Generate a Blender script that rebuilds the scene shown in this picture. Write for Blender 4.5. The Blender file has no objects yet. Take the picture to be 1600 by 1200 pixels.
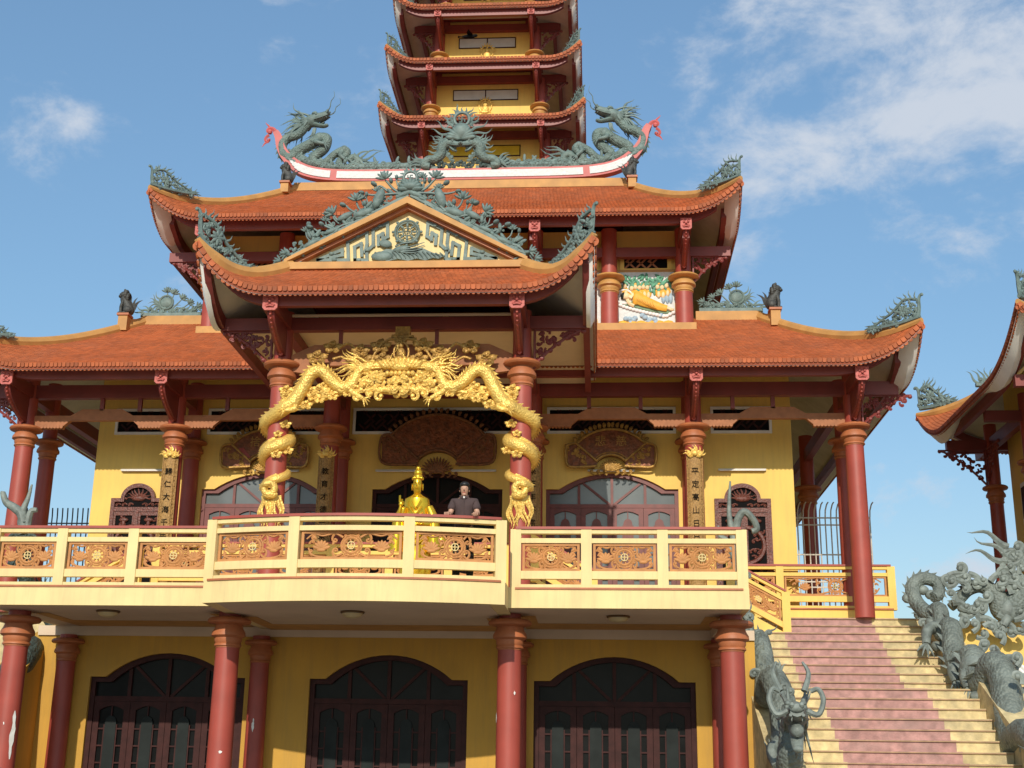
import bpy, math, random
from mathutils import Vector as V, Matrix
from math import sin, cos, pi, radians as rad
random.seed(7)
SC = bpy.context.scene
COL = SC.collection

# ------------------------------------------------------------------ camera
F = 2030.0
PITCH, YAW, ROLL = rad(16.7), rad(3.9), rad(-0.84)
sp, cp, sy, cy = sin(PITCH), cos(PITCH), sin(YAW), cos(YAW)
FW = V((-sy*cp, cy*cp, sp)); R0 = V((cy, sy, 0)); U0 = R0.cross(FW)
RR = R0*cos(ROLL) - U0*sin(ROLL); UU = R0*sin(ROLL) + U0*cos(ROLL)
EYE = V((4.2, 0, 1.6))
cam_d = bpy.data.cameras.new('camera'); cam = bpy.data.objects.new('camera', cam_d); COL.objects.link(cam)
M3 = Matrix((RR, UU, -FW)).transposed()
cam.matrix_world = Matrix.Translation(EYE) @ M3.to_4x4()
cam_d.sensor_width = 36; cam_d.lens = 36*F/1600; cam_d.clip_end = 2000
SC.camera = cam

def at(px, py, Y):          # the point of the photograph's pixel on the vertical plane y = Y
    d = RR*(px-800) + UU*(600-py) + FW*F
    return EYE + d*(Y/d.y)

# ------------------------------------------------------------------ materials
MATS = {}
def mat(name, col, rough=.6, metal=0.0, var=.12, scale=2.5, bump=0.0, bscale=30, dirt=0.0, dirtcol=(.05,.045,.04),
        island=0.0, bkind='noise', spec=.5, streak=False, coat=0.0):
    m = bpy.data.materials.new(name); m.use_nodes = True
    nt = m.node_tree; N = nt.nodes; L = nt.links
    b = N['Principled BSDF']; b.inputs['Roughness'].default_value = rough; b.inputs['Metallic'].default_value = metal
    b.inputs['Specular IOR Level'].default_value = spec
    if coat: b.inputs['Coat Weight'].default_value = coat; b.inputs['Coat Roughness'].default_value = .15
    tc = N.new('ShaderNodeTexCoord')
    n = N.new('ShaderNodeTexNoise'); n.inputs['Scale'].default_value = scale; n.inputs['Detail'].default_value = 6
    L.new(tc.outputs['Object'], n.inputs['Vector'])
    r = N.new('ShaderNodeMapRange'); r.inputs[1].default_value = .3; r.inputs[2].default_value = .7
    r.inputs[3].default_value = 1-var; r.inputs[4].default_value = 1+var
    L.new(n.outputs['Fac'], r.inputs[0])
    val = r.outputs[0]
    if island:
        g = N.new('ShaderNodeNewGeometry')
        r2 = N.new('ShaderNodeMapRange'); r2.inputs[3].default_value = 1-island; r2.inputs[4].default_value = 1+island
        L.new(g.outputs['Random Per Island'], r2.inputs[0])
        mu = N.new('ShaderNodeMath'); mu.operation = 'MULTIPLY'; L.new(val, mu.inputs[0]); L.new(r2.outputs[0], mu.inputs[1]); val = mu.outputs[0]
    vm = N.new('ShaderNodeVectorMath'); vm.operation = 'SCALE'; vm.inputs[0].default_value = col
    L.new(val, vm.inputs['Scale']); out = vm.outputs[0]
    if dirt:
        n2 = N.new('ShaderNodeTexNoise'); n2.inputs['Scale'].default_value = 1.3; n2.inputs['Detail'].default_value = 8; n2.inputs['Roughness'].default_value = .7
        mp = N.new('ShaderNodeMapping'); L.new(tc.outputs['Object'], mp.inputs[0]); L.new(mp.outputs[0], n2.inputs['Vector'])
        if streak: mp.inputs['Scale'].default_value = (7, 7, .55)
        r3 = N.new('ShaderNodeMapRange'); r3.inputs[1].default_value = .46; r3.inputs[2].default_value = .74
        r3.inputs[3].default_value = 0; r3.inputs[4].default_value = dirt; L.new(n2.outputs['Fac'], r3.inputs[0])
        mx = N.new('ShaderNodeMix'); mx.data_type = 'RGBA'; L.new(r3.outputs[0], mx.inputs[0]); L.new(out, mx.inputs[6])
        mx.inputs[7].default_value = (*dirtcol, 1); out = mx.outputs[2]
    L.new(out, b.inputs['Base Color'])
    if bump:
        if bkind == 'scale':
            t = N.new('ShaderNodeTexVoronoi'); t.inputs['Scale'].default_value = bscale; o = t.outputs['Distance']
        else:
            t = N.new('ShaderNodeTexNoise'); t.inputs['Scale'].default_value = bscale; t.inputs['Detail'].default_value = 4; o = t.outputs['Fac']
        L.new(tc.outputs['Object'], t.inputs['Vector'])
        bp = N.new('ShaderNodeBump'); bp.inputs['Strength'].default_value = bump; bp.inputs['Distance'].default_value = .03
        if bkind == 'scale': bp.invert = True
        L.new(o, bp.inputs['Height']); L.new(bp.outputs[0], b.inputs['Normal'])
    MATS[name] = m
    return m

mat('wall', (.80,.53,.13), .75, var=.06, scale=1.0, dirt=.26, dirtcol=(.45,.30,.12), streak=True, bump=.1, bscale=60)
mat('wall_shaded', (.52,.28,.038), .75, var=.10, scale=1.0, dirt=.45, dirtcol=(.34,.20,.05), streak=True, bump=.1, bscale=60)  # wall yellow darkened to carry the shade of the lower storey
mat('pale', (.76,.575,.26), .65, var=.08, scale=1.5, dirt=.42, dirtcol=(.48,.36,.19), streak=True)
mat('ochre', (.50,.25,.07), .65, var=.14, scale=3, dirt=.35, dirtcol=(.30,.16,.07))
mat('tile', (.42,.108,.030), .75, var=.12, scale=1.2, island=.17, dirt=.30, dirtcol=(.30,.13,.08))
mat('tile_edge', (.40,.096,.026), .7, var=.15, scale=3, island=.28, dirt=.25, dirtcol=(.20,.08,.05))
mat('tile_deck', (.26,.06,.025), .85, var=.2)
mat('maroon', (.21,.036,.03), .5, var=.15, scale=2, dirt=.2, dirtcol=(.10,.03,.03))
mat('red', (.34,.056,.036), .5, var=.12, scale=2, dirt=.4, dirtcol=(.24,.075,.06), streak=True)
mat('redface', (.50,.12,.10), .6, var=.2, scale=20, bump=.5, bscale=25)
mat('capital', (.40,.125,.045), .55, var=.14, scale=5, dirt=.35, dirtcol=(.20,.06,.03))
mat('capgold', (.50,.25,.07), .55, var=.12, scale=5, dirt=.3, dirtcol=(.22,.10,.04))
mat('terra', (.36,.135,.055), .7, var=.15, scale=6, dirt=.2, dirtcol=(.18,.08,.04))
mat('fret', (.49,.215,.068), .7, var=.15, scale=6, dirt=.15, dirtcol=(.28,.10,.04))
mat('gold', (.82,.53,.13), .42, metal=.35, var=.2, scale=5, bump=.5, bscale=26, bkind='scale', dirt=.25, dirtcol=(.40,.22,.05))
mat('goldsmooth', (.80,.48,.03), .22, metal=.75, var=.06, scale=4)
mat('goldold', (.46,.26,.065), .42, metal=.4, var=.3, scale=10, bump=.8, bscale=30, dirt=.5, dirtcol=(.09,.04,.02))
mat('bronze', (.125,.175,.16), .6, var=.28, scale=6, bump=.35, bscale=18, dirt=.35, dirtcol=(.24,.30,.27))
mat('bronze_scale', (.125,.175,.155), .6, var=.28, scale=5, bump=.8, bscale=20, bkind='scale', dirt=.35, dirtcol=(.22,.26,.22))
mat('stone', (.135,.155,.135), .62, var=.3, scale=4, bump=.9, bscale=16, bkind='scale', dirt=.5, dirtcol=(.30,.33,.28))
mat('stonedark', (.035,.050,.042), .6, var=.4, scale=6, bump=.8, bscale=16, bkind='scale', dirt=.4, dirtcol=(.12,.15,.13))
mat('stonesmooth', (.15,.17,.15), .6, var=.35, scale=6, bump=.5, bscale=14, dirt=.55, dirtcol=(.36,.41,.36))
mat('darkstone', (.045,.045,.04), .6, var=.4, scale=8, bump=.6, bscale=20)
mat('white', (.80,.78,.74), .6, var=.06, scale=6, dirt=.2, dirtcol=(.4,.38,.35))
mat('whiterel', (.62,.62,.60), .6, var=.08, scale=14, bump=.9, bscale=9)
mat('pinkred', (.50,.10,.09), .55, var=.12, scale=5, dirt=.25, dirtcol=(.3,.12,.1))
mat('soffit_sunlit', (.90,.89,.86), .6, var=.04, scale=3, dirt=.15, dirtcol=(.5,.45,.4))  # whiter than the soffit, sunlight on the eave underside put into the colour
mat('cream', (.62,.47,.33), .75, var=.06, scale=1, dirt=.2, dirtcol=(.30,.2,.14))
mat('creamwhite', (.66,.62,.54), .7, var=.08, scale=2, dirt=.3, dirtcol=(.25,.2,.16))
mat('wood', (.045,.013,.011), .6, var=.25, scale=6, spec=.2)
mat('woodred', (.15,.032,.026), .5, var=.2, scale=6)
mat('woodcarve', (.13,.035,.022), .45, var=.35, scale=14, bump=.7, bscale=25)
mat('board', (.20,.06,.02), .4, metal=.25, var=.45, scale=10, bump=.8, bscale=16)
mat('boardred', (.30,.03,.02), .45, var=.2, scale=10, bump=.4, bscale=20)
mat('glass', (.135,.148,.15), .16, var=.25, scale=.9, spec=.45)
mat('glassdark', (.006,.006,.006), .3, var=.5, spec=.12)
mat('glassyellow', (.62,.42,.03), .25, var=.15)
mat('panelgrey', (.016,.020,.019), .6, var=.25, scale=3, spec=.15)
mat('black', (.008,.007,.007), .9, spec=.1)
mat('ironw', (.55,.48,.40), .55, var=.15, metal=.1)
mat('irond', (.07,.07,.08), .5, var=.15, metal=.3)
mat('skin', (.47,.26,.17), .5, var=.06, scale=12)
mat('hair', (.008,.007,.006), .5, var=.2)
mat('shirt', (.060,.036,.034), .85, var=.15, scale=9, bump=.25, bscale=22)
mat('trousers', (.012,.012,.013), .8)
mat('leafg', (.10,.30,.19), .6, var=.4, scale=10)
mat('robe', (.76,.38,.04), .6, var=.12, scale=10)
mat('paleskin', (.80,.60,.34), .6, var=.08)
mat('blueg', (.32,.42,.50), .6, var=.2, scale=9)
mat('greendk', (.16,.24,.13), .7, var=.2, scale=9)
mat('petal', (.82,.76,.72), .6, var=.06)
mat('stepy', (.60,.47,.24), .8, var=.28, scale=5, bump=.35, bscale=70, dirt=.75, dirtcol=(.27,.23,.16))
mat('stepp', (.43,.23,.20), .8, var=.3, scale=6, bump=.35, bscale=70, dirt=.75, dirtcol=(.30,.20,.17))
mat('nosing_shadow', (.36,.22,.12), .7, var=.25, scale=6)  # brown for a thin strip painted as the shadow line under each step edge
mat('pave', (.20,.18,.15), .85, var=.15, scale=1.5, dirt=.3, bump=.2, bscale=30)
mat('signp', (.12,.05,.14), .5)
mat('lampglass', (.55,.42,.22), .3, var=.1)
mat('lampmetal', (.16,.10,.05), .4, metal=.6)
mat('plaster', (.78,.75,.70), .8, var=.1)
M = MATS

# ------------------------------------------------------------------ mesh builder
SEP = {'relief':'relief','whisker':'whisker','buds':'bud','curls':'curl','carving':'carving','clouds':'cloud','upper_clouds':'cloud','leaves':'leaf_cluster','skin_areas':'figure','orange_robes':'orange_robe','blue_grey_figures':'blue_grey_figure','horn':'horn','key_pattern':'key_pattern','rays':'ray','door_leaf_x':'x','ceiling_stripe':'ceiling_stripe','roof_beam':'roof_beam','porch_beam':'porch_beam','wall_top_band':'wall_top_band','vines':'vine','mane':'mane','dorsal_fin':'dorsal_fin','ceiling':'ceiling','balcony_slab':'balcony_slab','inner_wall':'inner_wall'}
class MB:
    def __init__(s): s.v = []; s.f = []; s.m = []; s.ms = []; s.starts = []
    def add(s, vs, fs, m=None):
        o = len(s.v); s.starts.append(o); s.v += [tuple(p) for p in vs]
        if m not in s.ms: s.ms.append(m)
        k = s.ms.index(m)
        for f in fs: s.f.append([i+o for i in f]); s.m.append(k)
    def box(s, x0, x1, y0, y1, z0, z1, m=None):
        s.add([(x0,y0,z0),(x1,y0,z0),(x1,y1,z0),(x0,y1,z0),(x0,y0,z1),(x1,y0,z1),(x1,y1,z1),(x0,y1,z1)],
              [(0,3,2,1),(4,5,6,7),(0,1,5,4),(1,2,6,5),(2,3,7,6),(3,0,4,7)], m)
    def prism(s, pts, off, m=None):      # pts: 3D polygon, off: extrusion vector
        n = len(pts); off = V(off); a = [V(p) for p in pts]
        s.add(a+[p+off for p in a], [list(range(n)), list(range(2*n-1, n-1, -1))]+[(i, n+i, n+(i+1) % n, (i+1) % n) for i in range(n)], m)
    def tube(s, pts, rad_, n=6, m=None, flat=1.0, fdir=None, cap=True):
        pts = [V(p) for p in pts]; k = len(pts)
        if k < 2: return
        rs = rad_ if isinstance(rad_, (list, tuple)) else [rad_]*k
        vs = []; fs = []
        t = (pts[1]-pts[0]).normalized()
        ref = V((0,0,1)) if abs(t.z) < .9 else V((0,1,0))
        if fdir is not None: ref = V(fdir)
        nrm = (ref - t*ref.dot(t)).normalized()
        for i in range(k):
            t = (pts[min(i+1,k-1)]-pts[max(i-1,0)])
            if t.length < 1e-9: t = V((0,0,1))
            t.normalize()
            if fdir is not None:
                nn = V(fdir); nn = nn - t*nn.dot(t)
                if nn.length > 1e-3: nrm = nn.normalized()
            else:
                nn = nrm - t*nrm.dot(t)
                if nn.length > 1e-6: nrm = nn.normalized()
            bn = t.cross(nrm)
            for j in range(n):
                a = 2*pi*j/n
                vs.append(pts[i] + nrm*(cos(a)*rs[i]*flat) + bn*(sin(a)*rs[i]))
        for i in range(k-1):
            for j in range(n):
                fs.append((i*n+j, i*n+(j+1) % n, (i+1)*n+(j+1) % n, (i+1)*n+j))
        if cap:
            fs.append(tuple(range(n-1, -1, -1))); fs.append(tuple((k-1)*n+j for j in range(n)))
        s.add(vs, fs, m)
    def lathe(s, c, prof, n=20, m=None, sx=1, sy=1):
        vs = []; fs = []
        for r, z in prof:
            for j in range(n):
                a = 2*pi*j/n; vs.append((c[0]+r*cos(a)*sx, c[1]+r*sin(a)*sy, c[2]+z))
        for i in range(len(prof)-1):
            for j in range(n): fs.append((i*n+j, i*n+(j+1) % n, (i+1)*n+(j+1) % n, (i+1)*n+j))
        fs.append(tuple(range(n-1,-1,-1))); fs.append(tuple((len(prof)-1)*n+j for j in range(n)))
        s.add(vs, fs, m)
    def ell(s, c, r, m=None, n=8, k=6, rot=None):
        vs = []; fs = []; c = V(c)
        for i in range(k+1):
            th = pi*i/k
            for j in range(n):
                a = 2*pi*j/n; p = V((r[0]*sin(th)*cos(a), r[1]*sin(th)*sin(a), r[2]*cos(th)))
                if rot is not None: p = rot @ p
                vs.append(c+p)
        for i in range(k):
            for j in range(n): fs.append((i*n+j, (i+1)*n+j, (i+1)*n+(j+1) % n, i*n+(j+1) % n))
        s.add(vs, fs, m)
    def beam(s, pts, w, h, m=None, closed=False, dz=0):    # box section swept along pts, h vertical (down from pts), w horizontal centred
        pts = [V(p) for p in pts]; k = len(pts); vs = []; fs = []
        for i in range(k):
            a = pts[max(i-1,0)] if not closed else pts[i-1]; b = pts[min(i+1,k-1)] if not closed else pts[(i+1) % k]
            t = b-a; t.z = 0
            if t.length < 1e-9: t = V((1,0,0))
            t.normalize(); sd = V((t.y, -t.x, 0))*(w/2)
            p = pts[i]+V((0,0,dz))
            vs += [p-sd, p+sd, p+sd-V((0,0,h)), p-sd-V((0,0,h))]
        for i in range(k-1 if not closed else k):
            o = i*4; q = ((i+1) % k)*4
            for j in range(4): fs.append((o+j, o+(j+1) % 4, q+(j+1) % 4, q+j))
        if not closed: fs.append((0,3,2,1)); fs.append(((k-1)*4,(k-1)*4+1,(k-1)*4+2,(k-1)*4+3))
        s.add(vs, fs, m)
    def build(s, name, m=None, parent=None, smooth=False, **tags):
        if name in SEP and parent is not None:
            cl = s.clusters()
            if len(cl) > 1:
                o = None
                for q in cl: o = q.build_one(SEP[name], m, parent, smooth, **tags)
                return o
        return s.build_one(name, m, parent, smooth, **tags)
    def clusters(s):
        # pieces whose bounding boxes touch stay together
        bb = []
        for a, b in zip(s.starts, s.starts[1:]+[len(s.v)]):
            P = s.v[a:b]; bb.append([min(p[i] for p in P)-.02 for i in range(3)]+[max(p[i] for p in P)+.02 for i in range(3)])
        n = len(bb); par = list(range(n))
        def fd(i):
            while par[i] != i: par[i] = par[par[i]]; i = par[i]
            return i
        for i in range(n):
            for j in range(i):
                if all(bb[i][k] <= bb[j][k+3] and bb[j][k] <= bb[i][k+3] for k in range(3)): par[fd(i)] = fd(j)
        if len({fd(i) for i in range(n)}) == 1: return [s]
        gr = {}; st = s.starts+[len(s.v)]
        import bisect
        out = {}
        for f, k in zip(s.f, s.m):
            c = bisect.bisect_right(s.starts, f[0])-1; r = fd(c)
            q = out.setdefault(r, (MB(), {}))
            fs = []
            for i in f:
                if i not in q[1]: q[1][i] = len(q[0].v); q[0].v.append(s.v[i])
                fs.append(q[1][i])
            if s.ms[k] not in q[0].ms: q[0].ms.append(s.ms[k])
            q[0].f.append(fs); q[0].m.append(q[0].ms.index(s.ms[k]))
        return [q[0] for q in out.values()]
    def build_one(s, name, m=None, parent=None, smooth=False, **tags):
        me = bpy.data.meshes.new(name); me.from_pydata(s.v, [], s.f)
        for k in s.ms: me.materials.append(MATS[k] if k else MATS[m])
        me.polygons.foreach_set('material_index', s.m)
        if smooth:
            me.polygons.foreach_set('use_smooth', [True]*len(s.f))
        me.update(); me.validate()
        bm_fix(me)
        if smooth: me.set_sharp_from_angle(angle=rad(45))
        o = bpy.data.objects.new(name, me); COL.objects.link(o)
        if parent: o.parent = parent
        for k, v in tags.items(): o[k] = v
        return o
import bmesh
def bm_fix(me):
    b = bmesh.new(); b.from_mesh(me); bmesh.ops.recalc_face_normals(b, faces=b.faces); b.to_mesh(me); b.free()

def thing(name, label, cat, group=None):
    o = bpy.data.objects.new(name, None); COL.objects.link(o); o['label'] = label; o['category'] = cat; o.empty_display_size = .2
    if group: o['group'] = group
    return o
def tag(o, label, cat, group=None):
    o['label'] = label; o['category'] = cat
    if group: o['group'] = group
    return o

class Fr:    # a 2D drawing plane in space: a = right, b = up, c = out of the plane
    def __init__(s, o, ux=(1,0,0), uy=(0,0,1), un=(0,-1,0)): s.o = V(o); s.x = V(ux); s.y = V(uy); s.n = V(un)
    def __call__(s, a, b, c=0): return s.o + s.x*a + s.y*b + s.n*c

def cr(pts, n=6):      # Catmull-Rom smoothing
    pts = [V(p) for p in pts]; out = []
    for i in range(len(pts)-1):
        p0 = pts[max(i-1,0)]; p1 = pts[i]; p2 = pts[i+1]; p3 = pts[min(i+2,len(pts)-1)]
        for j in range(n):
            t = j/n; out.append(.5*((2*p1)+(p2-p0)*t+(2*p0-5*p1+4*p2-p3)*t*t+(3*p1-p0-3*p2+p3)*t**3))
    out.append(pts[-1]); return out
def taper(n, r0, r1, pw=1.0): return [r0+(r1-r0)*((i/(n-1))**pw) for i in range(n)]

# ornament strokes, all drawn in a frame
def curl(mb, fr, a, b, ang, L, r, turn=1, m=None, c=0, tight=1.0, flat=.8):
    pts = []; x, y, th = a, b, ang; N = 14; st = L/N
    for i in range(N+1):
        pts.append(fr(x, y, c)); k = (i/N)
        x += cos(th)*st*(1-.55*k); y += sin(th)*st*(1-.55*k); th += turn*(.12+.75*k*tight)
    mb.tube(pts, [r*(1-.45*i/N) for i in range(N+1)], 5, m, flat, fr.n)
    mb.ell(pts[-1], (r*1.1,)*3, m, 6, 4)
def flame(mb, fr, a, b, ang, L, r, waves=1.0, ph=0, m=None, c=0, amp=.12, c1=None):
    N = 9; pts = []
    for i in range(N+1):
        k = i/N; d = L*k; o = amp*L*sin(2*pi*waves*k+ph)*(.3+.7*k) - amp*L*sin(ph)*.3
        cc = c if c1 is None else c+(c1-c)*k
        pts.append(fr(a+cos(ang)*d-sin(ang)*o, b+sin(ang)*d+cos(ang)*o, cc))
    mb.tube(pts, [r*(1-(i/N)**1.6)+.002 for i in range(N+1)], 5, m, .7, fr.n)
def leaf(mb, fr, a, b, ang, L, w, m=None, c=0, t=.3):
    rx = fr.x*cos(ang)+fr.y*sin(ang); ry = -fr.x*sin(ang)+fr.y*cos(ang)
    rot = Matrix((rx, ry, fr.n)).transposed()
    mb.ell(fr(a+cos(ang)*L/2, b+sin(ang)*L/2, c), (L/2, w/2, w*t), m, 8, 6, rot)
def cloud(mb, fr, a, b, s, m=None, c=0, n=5):
    for i in range(n):
        th = 2*pi*i/n+.3; p = fr(a+cos(th)*s*.55, b+sin(th)*s*.36, c)
        mb.ell(p, (s*.34, s*.14, s*.28), m, 8, 5)
        curl(mb, fr, a+cos(th)*s*.35, b+sin(th)*s*.22, th-1.2, s*1.0, s*.085, 1 if i % 2 else -1, m, c+s*.14, 1.1)
    leaf(mb, fr, a-.1*s, b, .3, s*1.1, s*.25, m, c-.02, .5); leaf(mb, fr, a+.1*s, b, pi-.3, s*1.1, s*.25, m, c-.02, .5)
def bud(mb, fr, a, b, ang, s, m=None, c=0, opened=False):
    leaf(mb, fr, a, b, ang, s, s*.62, m, c, .8)
    if opened:
        for d in (-1.1,-.6,-.2,.2,.6,1.1): leaf(mb, fr, a, b, ang+d, s*1.15, s*.32, m, c+s*.1, .6)
def stem(mb, fr, pts2, r0, r1, m=None, c=0, n=6):
    p = cr([fr(x, y, c) for x, y in pts2], 5); mb.tube(p, taper(len(p), r0, r1), n, m)

# ------------------------------------------------------------------ building pieces
CAPP = [(.20,0),(.20,-.05),(.36,-.055),(.405,-.08),(.42,-.12),(.395,-.155),(.30,-.17),(.255,-.19),(.275,-.25),(.32,-.32),(.325,-.38),(.28,-.41),
        (.262,-.42),(.262,-.47),(.24,-.52),(.258,-.535),(.262,-.565),(.235,-.585),(.235,-.60)]
def column(parent, x, y, z0, z1, ctop, r=.215, name='column', capm='capital', top=True, caps=1.0):
    mb = MB(); k = r/.225
    mb.lathe((x,y,0), [(r*1.04,z0),(r*1.05,z0+(ctop-z0)*.35),(r,ctop-.55*caps)], 28)
    if top: mb.lathe((x,y,0), [(r*.93,ctop-.03),(r*.93,z1)], 20)
    o = mb.build(name, 'red', parent, True)
    cb = MB(); s = caps
    cb.lathe((x,y,ctop), [(a*k*1.0*(s**.3), b*s) for a, b in CAPP], 32)
    cb.build('capital', capm, o, True)
    return o

class Roof:
    def __init__(s, X0,X1,Y0,Y1,Z0, tX0,tX1,tY0,tY1,Z1, lift, R, c=.25, backlift=True, pw=2.3, fall=3.0):
        s.__dict__.update(locals())
    def side(s, k):
        X0,X1,Y0,Y1,a,b,c,d = s.X0,s.X1,s.Y0,s.Y1,s.tX0,s.tX1,s.tY0,s.tY1
        return {'f':((X0,Y0),(X1,Y0),(a,c),(b,c)), 'r':((X1,Y0),(X1,Y1),(b,c),(b,d)),
                'b':((X1,Y1),(X0,Y1),(b,d),(a,d)), 'l':((X0,Y1),(X0,Y0),(a,d),(a,c))}[k]
    def P(s, k, u, t):
        A,B,C,D = [V((*p,0)) for p in s.side(k)]
        Ln = (B-A).length
        e = A.lerp(B,u); f = C.lerp(D,u); p = e.lerp(f,t)
        d0, d1 = u*Ln, (1-u)*Ln
        if not s.backlift:
            if k == 'r': d1 = 99
            if k == 'l': d0 = 99
        d = min(d0, d1); h = max(0, 1-d/s.R)**s.pw
        z = s.Z0+(s.Z1-s.Z0)*(t*(1-s.c)+s.c*t*t) + s.lift*h*max(0,(1-t))**s.fall
        p.z = z; return p
    def Nrm(s, k, u, t):
        e = 1e-3; u = min(max(u,e),1-e); t = min(t, 1-e)
        a = s.P(k,u+e,t)-s.P(k,u-e,t); b = s.P(k,u,t+e)-s.P(k,u,max(0,t-e))
        n = a.cross(b)
        return n.normalized() if n.z > 0 else -n.normalized()

def us(L, R, n0):
    out = []; R = min(R, L*.45)
    for i in range(9): out.append(i/9*R/L)
    for i in range(n0+1): out.append((R+(L-2*R)*i/n0)/L)
    for i in range(1,10): out.append(1-(1-i/9)*R/L)
    return out

def hl_of(rf,k):
    q = rf.P(k,.5,1)-rf.P(k,.5,0); return math.hypot(q.x,q.y)

def make_roof(parent, rf, tile=.104, sides='flr', tilesides=None, fas_in=.28, sof_t=1.0, ridge=True, bandw=.26, bandh=.15, name='roof', fash=.27, tmax=1.0, lipw=.105):
    tilesides = sides if tilesides is None else tilesides
    ro = None
    deck = MB(); sof = MB(); wst = MB(); tl = MB(); drip = MB(); fas = MB()
    for k in sides:
        A,B,C,D = [V((*p,0)) for p in rf.side(k)]; L = (B-A).length
        U = us(L, rf.R, max(8, int(L/1.0))); T = [q/22 for q in range(23)]
        vs = [rf.P(k,u,t)-V((0,0,.008)) for t in T for u in U]; n = len(U)
        fs = [(j*n+i, j*n+i+1, (j+1)*n+i+1, (j+1)*n+i) for j in range(len(T)-1) for i in range(n-1)]
        deck.add(vs, fs)
        # soffit sheet under the deck
        T2 = [0,.06,.13,.22,.33,.45,.6,.8,1.0]; T2 = [t*sof_t for t in T2]
        sof.add([rf.P(k,u,t)-V((0,0,.11)) for t in T2 for u in U], [(j*n+i, (j+1)*n+i, (j+1)*n+i+1, j*n+i+1) for j in range(len(T2)-1) for i in range(n-1)])
        wi = fas_in/hl_of(rf,k)
        T3 = [0,wi*.5,wi*.98]
        def dip(u, t):  # bows the strip down near the corners so it catches more sun
            if k not in 'lr': return .116
            d = min(u, 1-u)*L
            if not rf.backlift: d = (u if k == 'r' else 1-u)*L
            return .116+(.34*sin(pi*min(1, d/(1.15*rf.R))) if d < 1.15*rf.R else 0)*(rf.lift/.95)*min(1, t/(wi*.5))
        wst.add([rf.P(k,u,t)-V((0,0,dip(u,t))) for t in T3 for u in U], [(j*n+i, (j+1)*n+i, (j+1)*n+i+1, j*n+i+1) for j in range(2) for i in range(n-1)])
        # lip closing strip
        deck.add([rf.P(k,u,0) for u in U]+[rf.P(k,u,0)-V((0,0,.108)) for u in U], [(i,i+1,n+i+1,n+i) for i in range(n-1)])
        # fascia beam inset from the lip
        slope = (rf.P(k,.5,1)-rf.P(k,.5,0)); hl = math.hypot(slope.x, slope.y); tin = fas_in/hl
        pts = []
        uin = fas_in/L*.95
        for u in U:
            uu = min(max(u, uin), 1-uin) if rf.backlift else u
            e = A.lerp(B,uu); f = C.lerp(D,uu); p = e.lerp(f, tin); p.z = rf.P(k,uu,0).z-.11 + (rf.P(k,uu,tin).z-rf.P(k,uu,0).z)*.6
            if not pts or (p-pts[-1]).length > .02: pts.append(p)
        fas.beam(pts, .14, fash)
        # tiles
        if k in tilesides:
            W = tile
            sl = 0; prev = rf.P(k,.5,0)
            for i in range(1,21):
                q = rf.P(k,.5,i/20); sl += (q-prev).length; prev = q
            rows = max(3, int(sl*tmax/(tile*.95)))
            for r_ in range(rows):
                t0 = r_/rows*tmax; t1 = min(1,(r_+1.25)/rows*tmax)
                lenr = (A.lerp(C,t0)-B.lerp(D,t0)).length
                cols = max(2, int(lenr/W)); off = .5 if r_ % 2 else 0
                for c_ in range(cols+1):
                    u0 = (c_-off)/cols; u1 = (c_+1-off)/cols
                    u0 = max(0,u0); u1 = min(1,u1)
                    if u1-u0 < 1e-4: continue
                    um = (u0+u1)/2; nn = rf.Nrm(k,um,t0); g = (t1-t0)*.3
                    h1 = .018; h0 = .004; j = random.uniform(-.003,.003)
                    q = [rf.P(k,u0,t0+g)+nn*(h1+j-.006), rf.P(k,u0*.8+u1*.2,t0+g*.25)+nn*(h1+j), rf.P(k,um,t0)+nn*(h1+j), rf.P(k,u0*.2+u1*.8,t0+g*.25)+nn*(h1+j), rf.P(k,u1,t0+g)+nn*(h1+j-.006), rf.P(k,u1,t1)+nn*h0, rf.P(k,u0,t1)+nn*h0]
                    tl.prism(q, -nn*.014)
        # scalloped eave: raised tile ends and hanging tongues
        n2 = int(L/lipw)
        for i in range(n2):
            u0 = i/n2; u1 = (i+1)/n2; a = rf.P(k,u0,0); b = rf.P(k,u1,0); mid = (a+b)/2; ax = (b-a)
            out = V((ax.y,-ax.x,0)); out = out.normalized() if out.length > 1e-6 else V((0,-1,0))
            w = ax.length; axn = ax.normalized()
            dn = V((0,0,-1)); dn = (dn-axn*dn.dot(axn)).normalized()*(1 if True else 0)
            def sc(zt, zb, o, hw):
                top = [mid+axn*(-w*hw)-dn*zt+out*o, mid+axn*(w*hw)-dn*zt+out*o]
                arc = [mid+axn*(w*hw*cos(x))+dn*(zb*.45+zb*.55*sin(x))+out*(o-.012) for x in (0,pi*.2,pi*.4,pi*.6,pi*.8,pi)]
                return [top[0],top[1]]+arc
            pg = sc(.015,.145,.0,.5); drip.prism(pg, -out*.03)
            pg = sc(.055,.052,.045,.43); drip.prism(pg, -out*.035)
    ro = deck.build(name, 'tile_deck', parent)
    if tl.v: tl.build('roof_tiles', 'tile', ro)
    drip.build('eave_tiles', 'tile_edge', ro)
    sof.build('soffit', 'creamwhite', ro, True); wst.build('soffit_edge', 'soffit_sunlit', ro, True)
    fas.build('fascia_beam', 'maroon', ro)
    if ridge:
        for k, u in (('f',0),('f',1),('b',0),('b',1)):
            if k == 'b' and ('b' not in sides): continue
            mb = MB(); pts = [rf.P(k,u,t/24)+V((0,0,.055)) for t in range(0,25)]
            dirn = (pts[0]-pts[1]).normalized(); mb.tube(pts, [bandw*.5*min(1,.45+.12*q) for q in range(len(pts))], 8, None, 1.15, (0,0,1)); mb.build('hip_ridge', 'ochre', ro)
    return ro

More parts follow.
